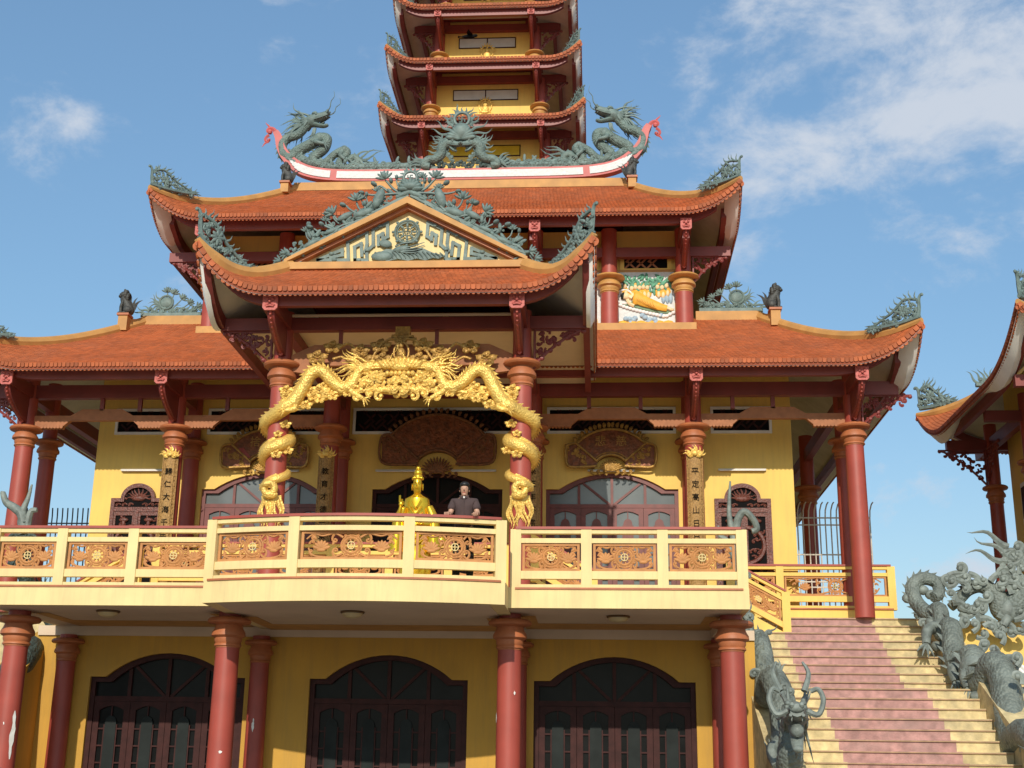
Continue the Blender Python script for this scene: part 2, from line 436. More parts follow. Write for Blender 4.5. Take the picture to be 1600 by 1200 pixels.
def hip_point(rf, left, t): return rf.P('f', 0 if left else 1, t)

def corbel(parent, x, y0, z, yb, zb, s=1.0, dr=(0,-1), nm='corbel'):
    # beam end with carved face, and a curved bracket down to the capital; dr = outward direction
    d = V((dr[0],dr[1],0)); sd = V((-d.y,d.x,0)); o = V((x,y0,z)); Ld = abs(yb-y0)
    mb = MB(); w = .15*s; h = .16*s
    pts = [o+sd*(-w)+V((0,0,-h)), o+sd*w+V((0,0,-h)), o+sd*w+V((0,0,h)), o-sd*w+V((0,0,h))]
    mb.prism([p-d*.04 for p in pts], -d*(Ld), 'maroon')
    # face block
    pts = [o+sd*(-w*1.05)+V((0,0,-h*.8)), o-sd*(w*.7)+V((0,0,-h*1.12)), o+sd*w*.7+V((0,0,-h*1.12)), o+sd*w*1.05+V((0,0,-h*.8)), o+sd*w*1.05+V((0,0,h*1.05)), o-sd*w*1.05+V((0,0,h*1.05))]
    mb.prism(pts, -d*.05, 'redface')
    fr = Fr(o+d*.01, sd, (0,0,1), d)
    for sg in (-1,1):
        mb.ell(fr(sg*.06*s,.05*s,.01), (.032*s,)*3, 'redface', 6, 4)
        curl(mb, fr, sg*.03*s,-.05*s, pi/2-sg*1.2, .16*s, .02*s, -sg, 'redface', .01)
        leaf(mb, fr, sg*.02*s, .1*s, pi/2-sg*1.2, .13*s, .045*s, 'redface', .01)
    mb.ell(fr(0,0,.02), (.04*s,.04*s,.03*s), 'redface', 6, 4)
    mb.tube([fr(-.08*s,-.1*s,.01), fr(0,-.085*s,.02), fr(.08*s,-.1*s,.01)], .02*s, 5, 'redface')
    # bracket
    base = o.copy(); n = 10; P = []
    Q = []
    for i in range(n+1):
        k = i/n; yy = .10+(Ld-.18)*(k**1.6 if True else k); zz = -h*.9-(z-zb-h*.9)*(k**.8)
        P.append(o-d*yy+V((0,0,zz)))
    Q = [o-d*(Ld)+V((0,0,-h*.9)), o-d*(Ld)+V((0,0,zb-z))]
    poly = P+[Q[1],Q[0]]
    mb.prism([p-sd*.075*s for p in poly], sd*.15*s, 'maroon')
    mb.tube([p+d*.01 for p in P], .035*s, 5, 'red')
    for i in range(1,n): mb.ell(P[i]+d*.05, (.028*s,)*3, 'red', 6, 4)
    mb.ell(P[-1]+d*.06+V((0,0,.05)), (.06*s,.05*s,.09*s), 'redface', 6, 4)
    return mb.build(nm, 'maroon', parent, True)

def carved_bracket(parent, o, ux, w, h, m='maroon', seed=1):   # triangular fretwork hanging under a beam beside a column
    rnd = random.Random(seed); fr = Fr(o, ux, (0,0,1), V(ux).cross(V((0,0,1)))); mb = MB()
    mb.tube([fr(0,0), fr(w,0)], .03, 5); mb.tube([fr(.02,0), fr(.02,-h)], .03, 5)
    p = [fr(w*(1-(k/8)), -h*(k/8)**1.5*(1 if True else 0)) for k in range(9)]
    mb.tube(p, .035, 5)
    for i in range(34):
        a = rnd.uniform(.03,.85)*w; lim = h*(1-a/w)**.9; b = -rnd.uniform(.1,.85)*lim
        curl(mb, fr, a, b, rnd.uniform(0,6.28), .26*w, .03, rnd.choice((-1,1)), None, rnd.uniform(-.02,.02))
    for i in range(7):
        k = i/6; a = w*(1-k); b = -h*k**1.5; mb.ell(fr(a*.97,b-.03), (.06,.05,.06), None, 6, 4)
    return mb.build('carved_bracket', m, parent, True)

def wall_strip(mb, x0, x1, z0, z1, Y, th, openings, m=None):
    # openings: (cx, hw, zs, zt, shoulder) arched openings from z0 up
    xs = x0
    for cx, hw, zs, zt, sh in sorted(openings):
        mb.box(xs, cx-hw, Y, Y+th, z0, z1, m)
        arc = arch_pts(cx, hw, zs, zt, sh)
        poly = [(cx-hw,Y,z1)]+[(x,Y,z) for x, z in arc]+[(cx+hw,Y,z1)]
        # split in quads for clean shading
        pa = [(cx-hw,zs)]+arc[1:-1]+[(cx+hw,zs)]
        for i in range(len(arc)-1):
            a, b = arc[i], arc[i+1]
            if abs(a[0]-b[0]) < 1e-5: continue
            mb.prism([(a[0],Y,a[1]),(b[0],Y,b[1]),(b[0],Y,z1),(a[0],Y,z1)], (0,th,0), m)
        xs = cx+hw
    mb.box(xs, x1, Y, Y+th, z0, z1, m)
def arch_pts(cx, hw, zs, zt, sh, n=16):
    w = hw-sh; hh = zt-zs; R = (w*w+hh*hh)/(2*hh); cz = zt-R; a0 = math.asin(w/R)
    p = [(cx-hw,zs)]
    for i in range(n+1):
        a = -a0+2*a0*i/n; p.append((cx+R*sin(a), cz+R*cos(a)))
    p.append((cx+hw,zs)); return p

def arched_door(parent, cx, hw, z0, zs, zt, Y, kind, sh=.33):
    """frame, transom bars, four leaves and panes; kind 'low' or 'up'"""
    red = kind == 'up'; fm = 'woodred' if red else 'wood'; gl = 'glass' if red else 'glassdark'
    top = zs-.38
    fb = MB(); t = .10
    out = [(cx-hw,z0)]+arch_pts(cx,hw,zs,zt,sh)+[(cx+hw,z0)]
    inn = [(cx-hw+t,z0)]+arch_pts(cx,hw-t,zs-t,zt-t,sh)+[(cx+hw-t,z0)]
    for i in range(len(out)-1):
        a,b,c,d = out[i],out[i+1],inn[i+1],inn[i]
        fb.prism([(a[0],Y,a[1]),(b[0],Y,b[1]),(c[0],Y,c[1]),(d[0],Y,d[1])], (0,.14,0))
    fb.box(cx-hw+t, cx+hw-t, Y+.02, Y+.12, top-.10, top)
    def zarc(x):
        A = arch_pts(cx,hw-t,zs-t,zt-t,sh)
        for i in range(len(A)-1):
            if A[i][0] <= x <= A[i+1][0] and A[i+1][0] > A[i][0]:
                k = (x-A[i][0])/(A[i+1][0]-A[i][0]); return A[i][1]+k*(A[i+1][1]-A[i][1])
        return zs
    for x in (-hw*.5, 0, hw*.5): fb.box(cx+x-.035, cx+x+.035, Y+.03, Y+.11, top, zarc(cx+x))
    for sg in (-1,1):
        x1 = cx+sg*hw*.44; zz = zarc(x1)
        p0 = V((cx+sg*.06,Y+.055,top)); p1 = V((x1,Y+.055,zz)); dd = (p1-p0).normalized(); nn = V((-dd.z,0,dd.x))*.03
        fb.prism([p0-nn,p1-nn,p1+nn,p0+nn], (0,.04,0))
    f = fb.build('door_frame', fm, parent)
    g = MB(); gi = [(x,Y+.10,z) for x, z in inn]
    A = arch_pts(cx,hw-t,zs-t,zt-t,sh)
    for i in range(len(A)-1):
        if A[i+1][0]-A[i][0] < 1e-5: continue
        g.add([(A[i][0],Y+.09,top),(A[i+1][0],Y+.09,top),(A[i+1][0],Y+.09,A[i+1][1]),(A[i][0],Y+.09,A[i][1])], [(0,1,2,3)])
    g.build('pane', gl, f)
    W = (2*hw-2*t)/4
    for i in range(4):
        lx0 = cx-hw+t+W*i+.004; lx1 = lx0+W-.008; c0 = (lx0+lx1)/2; st = .12
        l = MB(); zt2 = top-.104
        l.box(lx0,lx0+st,Y+.03,Y+.09,z0,zt2); l.box(lx1-st,lx1,Y+.03,Y+.09,z0,zt2)
        # arched head
        aw = (lx1-lx0)/2-st; pa = [(c0-aw+2*aw*k/8, zt2-.17-.0+.085*sin(pi*k/8)) for k in range(9)]
        for k in range(8):
            a, b = pa[k], pa[k+1]; l.prism([(a[0],Y+.03,a[1]),(b[0],Y+.03,b[1]),(b[0],Y+.03,zt2),(a[0],Y+.03,zt2)], (0,.06,0))
        l.box(lx0+st,lx1-st,Y+.03,Y+.09,z0,z0+(.9 if kind=='low' else .7))
        l.box(c0-.012,c0+.012,Y+.04,Y+.07,zt2-.45,zt2-.08)
        leafo = None
        zz = zt2-.55
        n = 0
        while zz > z0+.9 and n < 12:
            l.box(lx0+st,lx1-st,Y+.04,Y+.07,zz,zz+.03); zz -= .33; n += 1
        for sx in (-1,1): l.box(c0+sx*.13-.012,c0+sx*.13+.012,Y+.035,Y+.075,z0+.5,zt2-.45)
        leafo = l.build('door_leaf', fm, parent)
        p = MB()     # solid centre strip with rounded head
        hd = [(c0+.115*cos(a),Y+.028,zt2-.42+.14*sin(a)) for a in [pi*q/8 for q in range(9)]]
        p.prism([(c0+.115,Y+.028,z0+.5)]+hd+[(c0-.115,Y+.028,z0+.5)], (0,.03,0))
        p.build('centre_panel', 'panelgrey' if kind=='low' else 'woodred', leafo)
        g = MB(); g.add([(lx0+st,Y+.08,z0),(lx1-st,Y+.08,z0),(lx1-st,Y+.08,zt2-.07),(lx0+st,Y+.08,zt2-.07)],[(0,1,2,3)])
        g.build('pane', gl if kind=='low' else 'glass', leafo)
    return f

def lattice(parent, x0, x1, z0, z1, Y, m='wood', frame='white', fw=.07):
    f = MB()
    f.box(x0-fw,x1+fw,Y-.05,Y+.02,z1,z1+fw); f.box(x0-fw,x1+fw,Y-.05,Y+.02,z0-fw,z0)
    f.box(x0-fw,x0,Y-.05,Y+.02,z0,z1); f.box(x1,x1+fw,Y-.05,Y+.02,z0,z1)
    o = f.build('vent_frame', frame, parent)
    b = MB(); b.add([(x0,Y-.006,z0),(x1,Y-.006,z0),(x1,Y-.006,z1),(x0,Y-.006,z1)],[(0,1,2,3)],'black')  # black sheet on the wall paints the dark of a vent recess
    h = z1-z0; w = x1-x0; step = .155; rnd = random.Random(int((x0+50)*10)); t = .024; i = 0
    x = x0-h
    while x < x1:
        for sg in (1,-1):
            # broken diagonals make the key pattern
            a0 = 0; 
            while a0 < h:
                a1 = a0+step*(2 if (i+int(a0/step)) % 2 else 1.4)
                za, zb = z0+a0, min(z1, z0+a1)
                xa = x+a0 if sg > 0 else x+h-a0; xb = xa+sg*(zb-za)
                if x0 <= xa <= x1 and x0 <= xb <= x1 and ((i+int(a0/step)+(sg>0)) % 2 == 0):
                    d = V((xb-xa,0,zb-za)).normalized(); nn = V((-d.z,0,d.x))*t
                    p0 = V((xa,Y-.03,za)); p1 = V((xb,Y-.03,zb))
                    b.prism([p0-nn,p1-nn,p1+nn,p0+nn],(0,.02+.003*(sg>0),0))
                a0 = a1-.02
        x += step; i += 1
    b.build('lattice', m, o)
    return o

def fret(parent, fr, w, h, m='fret', seed=0, frame=.045, wheel=True):
    """pierced panel: frame, wheel with a cross, two lotuses and vines; origin = lower left"""
    f = MB()
    def bx(a0,a1,b0,b1,c0=-.03,c1=.03,mm=None):
        P = [fr(a0,b0,c0),fr(a1,b0,c0),fr(a1,b1,c0),fr(a0,b1,c0)]; f.prism(P, fr.n*(c1-c0), mm)
    bx(0,w,0,frame); bx(0,w,h-frame,h); bx(0,frame,frame,h-frame); bx(w-frame,w,frame,h-frame)
    r = .0195
    cx, cy_ = w/2, h*.5
    def ring(a,b,rr,t,c=0):
        f.tube([fr(a+rr*cos(x),b+rr*sin(x),c) for x in [2*pi*i/18 for i in range(19)]], t, 5, None, .8, fr.n)
    if wheel:
        ring(cx,cy_,h*.27,r*1.3,.005); ring(cx,cy_,h*.36,r*.9)
        for i in range(8):
            a = i*pi/4+.2; f.tube([fr(cx+cos(a)*h*.14,cy_+sin(a)*h*.14),fr(cx+cos(a)*h*.36,cy_+sin(a)*h*.36)], r*.9, 5)
    for sg in (-1,1):
        lx = cx+sg*w*.30; ly = h*.40
        for d in (-1.25,-.8,-.4,0,.4,.8,1.25): leaf(f, fr, lx, ly-.02, pi/2+d, h*.34, h*.13, None, .01)
        leaf(f, fr, lx-h*.16, ly-.03, 0, h*.32, h*.14, None, .015)
        # vines
        stem(f, fr, [(cx+sg*h*.30,h*.22),(cx+sg*w*.18,h*.09),(lx,h*.10),(lx+sg*w*.09,h*.18),(lx+sg*w*.13,h*.42)], r*1.2, r*.8)
        stem(f, fr, [(cx+sg*h*.30,h*.78),(cx+sg*w*.17,h*.92),(lx-sg*.02,h*.84),(lx+sg*w*.08,h*.90),(lx+sg*w*.15,h*.72)], r*1.2, r*.8)
        curl(f, fr, cx+sg*w*.16, h*.10, (.9 if sg>0 else pi-.9), h*.75, r*1.15, sg)
        curl(f, fr, cx+sg*w*.17, h*.92, (-.9 if sg>0 else pi+.9), h*.75, r*1.15, -sg)
        curl(f, fr, lx+sg*w*.08, h*.14, (.4 if sg>0 else pi-.4), h*.55, r, sg)
        curl(f, fr, lx+sg*w*.06, h*.88, (-.3 if sg>0 else pi+.3), h*.5, r, -sg)
        curl(f, fr, lx+sg*w*.12, h*.55, (1.9 if sg>0 else pi-1.9), h*.45, r, sg)
        curl(f, fr, cx+sg*h*.1, h*.06, (.2 if sg>0 else pi-.2), h*.5, r, sg)
        curl(f, fr, cx+sg*h*.1, h*.95, (-.2 if sg>0 else pi+.2), h*.5, r, -sg)
        leaf(f, fr, cx+sg*w*.19, h*.5, 1.2, h*.2, h*.1, None, .0)
        leaf(f, fr, lx+sg*w*.05, h*.7, .8 if sg>0 else 2.3, h*.25, h*.1, None, .0)
    o = f.build('fret_panel', m, parent, True)
    if wheel:
        e = MB(); k = h*.11
        e.tube([fr(cx+k*1.15*cos(x),cy_+k*1.15*sin(x),.035) for x in [2*pi*i/16 for i in range(17)]], .009, 5)
        def bar(a0,b0,a1,b1): e.tube([fr(cx+a0*k,cy_+b0*k,.035),fr(cx+a1*k,cy_+b1*k,.035)], .010, 4)
        bar(-1,0,1,0); bar(0,-1,0,1); bar(1,0,1,-.6); bar(-1,0,-1,.6); bar(0,1,.6,1); bar(0,-1,-.6,-1)
        e.build('emblem', 'pale', o, True)
    return o

# ------------------------------------------------------------------ dragons
def head_mesh(o, f, u, S, m, jaw=.35, ball=False):
    f = V(f).normalized(); u = V(u); u = (u-f*u.dot(f)).normalized(); r = f.cross(u)
    def P(a,b,c=0): return o+(f*a+u*b+r*c)*S
    rot = Matrix((f,u,r)).transposed(); mb = MB()
    mb.ell(P(-.05,0), (.36*S,.25*S,.25*S), None, 12, 8, rot)
    p = [P(.0,.06),P(.2,.08),P(.4,.05),P(.58,.07),P(.68,.09)]; mb.tube(cr(p,3), [S*x for x in taper(13,.22,.13)], 10)
    mb.ell(P(.68,.13), (.10*S,.10*S,.15*S), None, 8, 6, rot)
    for s in (-1,1):
        mb.ell(P(.74,.18,s*.09), (.06*S,.06*S,.05*S), None, 6, 5, rot)
        mb.ell(P(.2,.22,s*.15), (.12*S,.07*S,.07*S), None, 8, 5, rot)          # brow
        mb.ell(P(.27,.15,s*.17), (.055*S,)*3, None, 8, 5)                       # eye
        mb.tube(cr([P(.72,-.0,s*.12),P(.45,-.05,s*.17),P(.15,-.07,s*.22)],4), .035*S, 5)  # lip
        fr = Fr(P(-.1,.0,s*.2), f, u, r*s)
        for a in (2.4,2.8,3.2,3.6,4.0): leaf(mb, fr, 0, 0, a, .34*S, .12*S, None, .02*S)
        mb.tube([P(.62,-.02,s*.1),P(.64,-.12,s*.1)], [.03*S,.005*S], 5)          # fangs
        for q in range(4): mb.tube([P(.2+.1*q,-.06,s*.15),P(.2+.1*q,-.11,s*.15)], [.02*S,.004*S], 4)
    jd = -jaw
    p = [P(-.05,-.12),P(.15,-.16+jd*.2),P(.4,-.16+jd*.62),P(.55,-.12+jd*.85)]; mb.tube(cr(p,3), [S*x for x in taper(10,.17,.085)], 8, None, .7, u)
    mb.ell(P(.56,-.10+jd*.85), (.08*S,.07*S,.1*S), None, 8, 5, rot)
    for a in (-.9,-.5,-.2): mb.tube(cr([P(.1+a*.1,-.25+jd*.3),P(.05+a*.2,-.45+jd*.4),P(-.05+a*.4,-.55+jd*.4)],4), taper(9,.05*S,.005*S), 5)
    if ball: mb.ell(P(.42,-.15+jd*.22), (.135*S,)*3, None, 12, 8)
    for s in (-1,1): mb.tube(cr([P(.3,-.13+jd*.45),P(.5,-.08+jd*.45)],3), .045*S, 6)
    return mb, P, rot, r

def dragon(root, path, rad0, f, u, S, m='bronze_scale', m2='bronze', tail=None, legs=(), side=V((0,-1,0)), fins=True, jaw=.35, ball=False, nmane=9, rtail=.35, horns=True, whisk=True, pn=6, fin_up=None, manespread=1.0):
    """path runs from the head backwards. All pieces are children of root."""
    p = cr(path, pn); n = len(p); b = MB()
    rs = []
    for i in range(n):
        k = i/(n-1); rs.append(rad0*(.78+.35*sin(pi*min(1,k*1.6))**1) * (1 if k < .55 else 1-(1-rtail)*(k-.55)/.45))
    b.tube(p, rs, 12); b.build('body', m, root, True)
    h, P, rot, r = head_mesh(p[0], f, u, S, m2, jaw, ball); ho = h.build('head', m2, root, True)
    if horns:
        hb = MB()
        for s in (-1,1):
            hb.tube(cr([P(-.05,.2,s*.13),P(-.3,.36,s*.2),P(-.6,.42,s*.24),P(-.85,.6,s*.22)],4), taper(13,.055*S,.01*S), 6)
            hb.tube(cr([P(-.3,.36,s*.2),P(-.42,.52,s*.22)],3), taper(4,.03*S,.008*S), 5)
        hb.build('horn', m2, ho, True)
    mb = MB()
    fr = Fr(P(-.15,0), V(f).normalized(), V(u), r)
    for s in (-1,1):
        for i in range(nmane):
            a = pi+ (i/(nmane-1)-.5)*2.1*manespread; flame(mb, fr, -.1*S, 0, a, S*random.uniform(.7,1.1), .06*S, 1.1, random.uniform(0,3), None, s*.12*S, .10, s*random.uniform(.1,.4)*S)
    mb.build('mane', m2, ho, True)
    if whisk:
        wb = MB()
        for s in (-1,1): wb.tube(cr([P(.7,.08,s*.12),P(.9,.2,s*.22),P(1.0,.42,s*.25),P(1.18,.55,s*.3),P(1.2,.8,s*.3)],5), taper(21,.028*S,.006*S), 5)
        wb.build('whisker', m2, ho, True)
    if fins:
        fb = MB(); upv = fin_up or V((0,0,1))
        for i in range(3, n-3, 2 if pn > 4 else 1):
            t = (p[i+1]-p[i-1]).normalized()
            bn = t.cross(side); 
            if bn.length < .2: continue
            bn.normalize()
            # dorsal side: keep continuous along the body
            if i == 3: prev = bn if bn.dot(upv) > 0 else -bn
            if bn.dot(prev) < 0: bn = -bn
            prev = bn
            q = p[i]+bn*rs[i]*.85; w = rs[i]*.45
            fb.add([q-t*w, q+t*w, q+bn*rs[i]*.6+t*w*1.5, q+side*w*.35, q-side*w*.35], [(0,3,2),(3,1,2),(1,4,2),(4,0,2)])
        fb.build('dorsal_fin', m2, root, False)
    for (q, d1, d2, L) in legs:     # q index fraction, two directions
        i = int(q*(n-1)); lb = MB(); a = p[i]; d1 = V(d1).normalized(); d2 = V(d2).normalized()
        k1 = a+d1*L*.5; k2 = k1+d2*L*.5
        lb.ell(a, (rs[i]*1.15,)*3, None, 8, 6)
        lb.tube(cr([a,k1,k2],5), taper(11,rad0*.62,rad0*.34), 8)
        for j in range(4):
            aa = (j-1.5)*.5; sd = d2.cross(side).normalized()
            dd = (d2*cos(aa)+sd*sin(aa)).normalized()
            lb.tube(cr([k2,k2+dd*L*.2+side*.02,k2+dd*L*.34-V((0,0,L*.07))],3), taper(7,rad0*.2,.006), 5)
        for j in range(3): lb.tube(cr([k1,k1-d2*L*.12+d1*L*.12*(j-1),k1-d2*L*.32+d1*L*.16*(j-1)],3), taper(7,rad0*.14,.005), 4)
        lb.build('leg', m2, root, True)
    if tail:
        fr, a0, Lt, nt, spread = tail; tb = MB(); e = p[-1]
        fr2 = Fr(e, fr.x, fr.y, fr.n)
        for i in range(nt):
            a = a0+(i/(nt-1)-.5)*spread; flame(tb, fr2, 0,0, a, Lt*random.uniform(.7,1.05), rad0*.33, 1.2, i*1.3, None, 0, .09, random.uniform(-.05,.08))
        tb.build('tail_tuft', m2, root, True)
    return ho

def scroll_finial(mb, fr, base, s=1.0, seed=0, m=None):
    """dense pierced leaf scroll standing on a curved base; base(k) -> (a,b), k 0 at the outer tip .. 1 inner"""
    rnd = random.Random(seed); pb = [base(k/10) for k in range(11)]; a0,b0 = pb[0]
    mb.tube([fr(a,b+.04*s) for a,b in pb], [.05*s]*11, 6, m)
    top = lambda k: s*(.50+.10*sin(pi*min(1,k*2.2))-(.42*max(0,k-.28)/.72 if k > .28 else 0)-(.10*max(0,k-.6)))
    stem(mb, fr, [(a0+.05*s,b0),(a0+.01*s,b0+.22*s),(a0-.0*s,b0+.42*s),(a0-.05*s,b0+.52*s)], .045*s, .03*s, m)
    curl(mb, fr, a0-.03*s, b0+.49*s, pi*.7, .17*s, .028*s, 1, m)
    # outline band
    stem(mb, fr, [(lambda q: (q[0]+.06*s, q[1]+top(k/8)*.86))(base(k/8)) for k in range(9)], .034*s, .026*s, m, 0, 8)
    N = 34
    for i in range(N):
        k = (i+.5)/N; a,b = base(k); H = top(k)
        for lv in range(3 if k < .45 else 2 if k < .75 else 1):
            f = rnd.uniform(.12,.85) if lv else rnd.uniform(.1,.5)
            curl(mb, fr, a+rnd.uniform(.0,.08)*s, b+H*f, rnd.uniform(0,6.28), rnd.uniform(.15,.25)*s, .022*s, rnd.choice((-1,1)), m, rnd.uniform(-.03,.04)*s)
        if i % 2 == 0: leaf(mb, fr, a+.03*s, b+H*rnd.uniform(.2,.8), rnd.uniform(0,6.28), .15*s, .065*s, m, rnd.uniform(-.02,.03)*s)
        if i % 3 == 0: flame(mb, fr, a+.06*s, b+H*.9, 1.35-1.0*k+rnd.uniform(-.3,.3), rnd.uniform(.12,.2)*s, .022*s, .9, rnd.uniform(0,3), m)
    a,b = base(.22); 
    for i in range(8): leaf(mb, fr, a+.12*s, b+.26*s, i*pi/4, .14*s, .07*s, m, .03*s)
    a,b = base(1); curl(mb, fr, a-.1*s, b+.02*s, 1.2, .3*s, .03*s, 1, m)
    for q in (-.1,.25,.55): flame(mb, fr, a-.05*s, b+.04*s, q, .22*s, .025*s, .8, 0, m)

# ================================================================== WORLD, SUN
SUN_EL, SUN_AZ = rad(28.3), rad(-3.0)     # azimuth of travel direction off +y
w = bpy.data.worlds.new('World'); SC.world = w; w.use_nodes = True
nt = w.node_tree; N = nt.nodes; L = nt.links; bg = N['Background']
sky = N.new('ShaderNodeTexSky'); sky.sky_type = 'NISHITA'; sky.sun_disc = False; sky.sun_elevation = SUN_EL; sky.sun_rotation = pi+SUN_AZ
sky.air_density = 1.0; sky.dust_density = .6; sky.ozone_density = 1.2
tc = N.new('ShaderNodeTexCoord'); mp = N.new('ShaderNodeMapping'); mp.inputs['Scale'].default_value = (1.0,1.0,1.7); mp.inputs['Rotation'].default_value = (0,.35,0)
n1 = N.new('ShaderNodeTexNoise'); n1.inputs['Scale'].default_value = 9; n1.inputs['Detail'].default_value = 12; n1.inputs['Roughness'].default_value = .62; n1.inputs['Distortion'].default_value = .2
L.new(tc.outputs['Generated'], mp.inputs[0]); L.new(mp.outputs[0], n1.inputs['Vector'])
# a cloud bank in the upper right of the view
sx = N.new('ShaderNodeSeparateXYZ'); L.new(tc.outputs['Generated'], sx.inputs[0])
def mrange(sock, a, b, c, d, interp='SMOOTHSTEP'):
    m_ = N.new('ShaderNodeMapRange'); m_.interpolation_type = interp; m_.inputs[1].default_value = a; m_.inputs[2].default_value = b; m_.inputs[3].default_value = c; m_.inputs[4].default_value = d
    L.new(sock, m_.inputs[0]); return m_.outputs[0]
def mth(op, a, b):
    m_ = N.new('ShaderNodeMath'); m_.operation = op
    for k_, v_ in enumerate((a, b)):
        if isinstance(v_, (int, float)): m_.inputs[k_].default_value = v_
        else: L.new(v_, m_.inputs[k_])
    return m_.outputs[0]
bank = mth('MULTIPLY', mrange(sx.outputs['X'], -.03, .14, 0, 1), mrange(sx.outputs['Z'], .30, .46, 0, 1))
low = mth('MULTIPLY', mrange(sx.outputs['X'], .10, .30, 0, 1), mrange(sx.outputs['Z'], .30, .12, 0, 1))
off = mth('ADD', mth('MULTIPLY', bank, .185), mth('MULTIPLY', low, .20))
cl_f = mth('ADD', mth('SUBTRACT', n1.outputs['Fac'], .125), off)
c1_ = mrange(cl_f, .445, .70, 0, .90)
haze = mrange(sx.outputs['Z'], .0, .32, .30, 0)
fac = mth('MAXIMUM', c1_, haze)
grad = mrange(sx.outputs['Z'], .02, .55, .60, 1.12, 'LINEAR')
sc_n = N.new('ShaderNodeVectorMath'); sc_n.operation = 'SCALE'; L.new(sky.outputs[0], sc_n.inputs[0]); L.new(grad, sc_n.inputs['Scale'])
mix = N.new('ShaderNodeMix'); mix.data_type = 'RGBA'; L.new(fac, mix.inputs[0]); tint = N.new('ShaderNodeVectorMath'); tint.operation = 'MULTIPLY'; tint.inputs[1].default_value = (.88,1.03,1.03); L.new(sc_n.outputs[0], tint.inputs[0]); L.new(tint.outputs[0], mix.inputs[6]); mix.inputs[7].default_value = (4.0,4.35,4.9,1)
L.new(mix.outputs[2], bg.inputs['Color']); bg.inputs['Strength'].default_value = .158
sd = bpy.data.lights.new('sun', 'SUN'); sd.energy = 3.8; sd.angle = rad(.5); sd.color = (1,.93,.80)
so = bpy.data.objects.new('sun', sd); COL.objects.link(so)
trav = V((sin(-SUN_AZ)*cos(SUN_EL), cos(SUN_AZ)*cos(SUN_EL), -sin(SUN_EL)))
so.rotation_euler = trav.to_track_quat('-Z','Y').to_euler()
SC.view_settings.view_transform = 'Standard'; SC.view_settings.look = 'None'; SC.view_settings.exposure = 0

g = MB(); g.add([(-600,-300,0),(600,-300,0),(600,900,0),(-600,900,0)],[(0,1,2,3)]); o = g.build('ground','pave'); o['kind'] = 'structure'

# ================================================================== MAIN TEMPLE HALL
hall = thing('temple_hall', 'large yellow two-storey temple hall with red columns and orange tiled roofs behind the balcony', 'temple')
GX = (2.57, 6.6, 10.55)
TZ = 5.27      # upper terrace floor
# --- lower storey
lw = MB()
ops = [(c, 1.6, 3.38, 3.86, .32) for c in (-4.52, 0, 4.52)]
wall_strip(lw, -7.3, 7.3, 0, 4.36, 26.45, .35, ops)
lw.build('lower_wall', 'wall_shaded', hall)
b = MB(); b.box(-7.3, 7.3, 26.40, 26.449, 4.2, 4.395); b.box(-7.3,7.3,27.6,27.7,0,4.3,'black'); b.build('wall_top_band', 'cream', hall)
for c in (-4.52, 0, 4.52): arched_door(hall, c, 1.6, 0, 3.38, 3.86, 26.52, 'low')
for x in (-6.6, -2.6, 2.6, 6.6):
    cc = column(hall, x, 23.9, 0, 4.40, 4.34, .215); 
    column(hall, x, 26.30, 0, 4.2, 4.16, .185, caps=.85)
# paint chips on lower columns
def chip(x, y, r, z, wdt, hgt, ang, seed, parent):
    rnd = random.Random(seed); mb = MB(); n = 9; ps = []
    outl = []
    for i in range(n):
        k = i/(n-1); outl.append((-wdt*(.2+.8*sin(pi*k))*rnd.uniform(.3,1), z-hgt/2+hgt*k))
    for i in range(n-1,-1,-1):
        k = i/(n-1); outl.append((wdt*(.2+.8*sin(pi*k))*rnd.uniform(.3,1), z-hgt/2+hgt*k))
    vs = [(x+r*sin(ang+a/r), y-r*cos(ang+a/r), zz) for a, zz in outl]
    fs = [(i, 2*n-1-i, 2*n-2-i, i+1) for i in range(n-1)]
    mb.add(vs, fs); mb.build('paint_chip', 'plaster', parent)
chip(-6.6,23.9,.232,2.15,.07,.85,.95,3,hall); chip(-6.6,23.9,.232,2.35,.018,.05,.2,4,hall); chip(-2.6,26.3,.204,2.45,.035,.26,.0,5,hall)
chip(2.6-5.2+0,23.9,.232,1.9,.05,.05,.3,6,hall); chip(2.6,23.9,.232,2.98,.03,.07,.5,7,hall); chip(2.6,23.9,.232,2.55,.03,.18,-1.2,8,hall)
# slab / ceiling of the veranda
def arcy(x): return 21.75+.42*(x/2.62)**2
sl = MB()
for x0, x1 in ((-6.95,-2.62),(2.62,6.84)): sl.box(x0,x1,23.0,30.2,4.40,4.76)
xs = [-2.62+5.24*i/20 for i in range(21)]
P = [(x,arcy(x),4.35) for x in xs]+[(2.62,30.2,4.35),(-2.62,30.2,4.35)]
sl.prism(P, (0,0,.41))
sl.build('balcony_slab', 'pale', hall)
cl = MB(); cl.box(-6.85,-2.63,23.12,26.39,4.392,4.398); cl.box(2.63,6.72,23.12,26.39,4.392,4.398)
Pc = [(x,arcy(x)+.1,4.342) for x in xs[1:-1]]+[(2.5,26.39,4.342),(-2.5,26.39,4.342)]; cl.prism(Pc,(0,0,.006))
cl.build('ceiling', 'cream', hall)
for x in (-6.6,-2.6,2.6,6.6):
    tb = MB(); tb.box(x-.17, x+.17, 24.0, 26.385, 4.15 if 0 else 4.22, 4.391 if abs(x)>3 else 4.341)
tb.build('ceiling_beam', 'cream', hall)
st = MB()
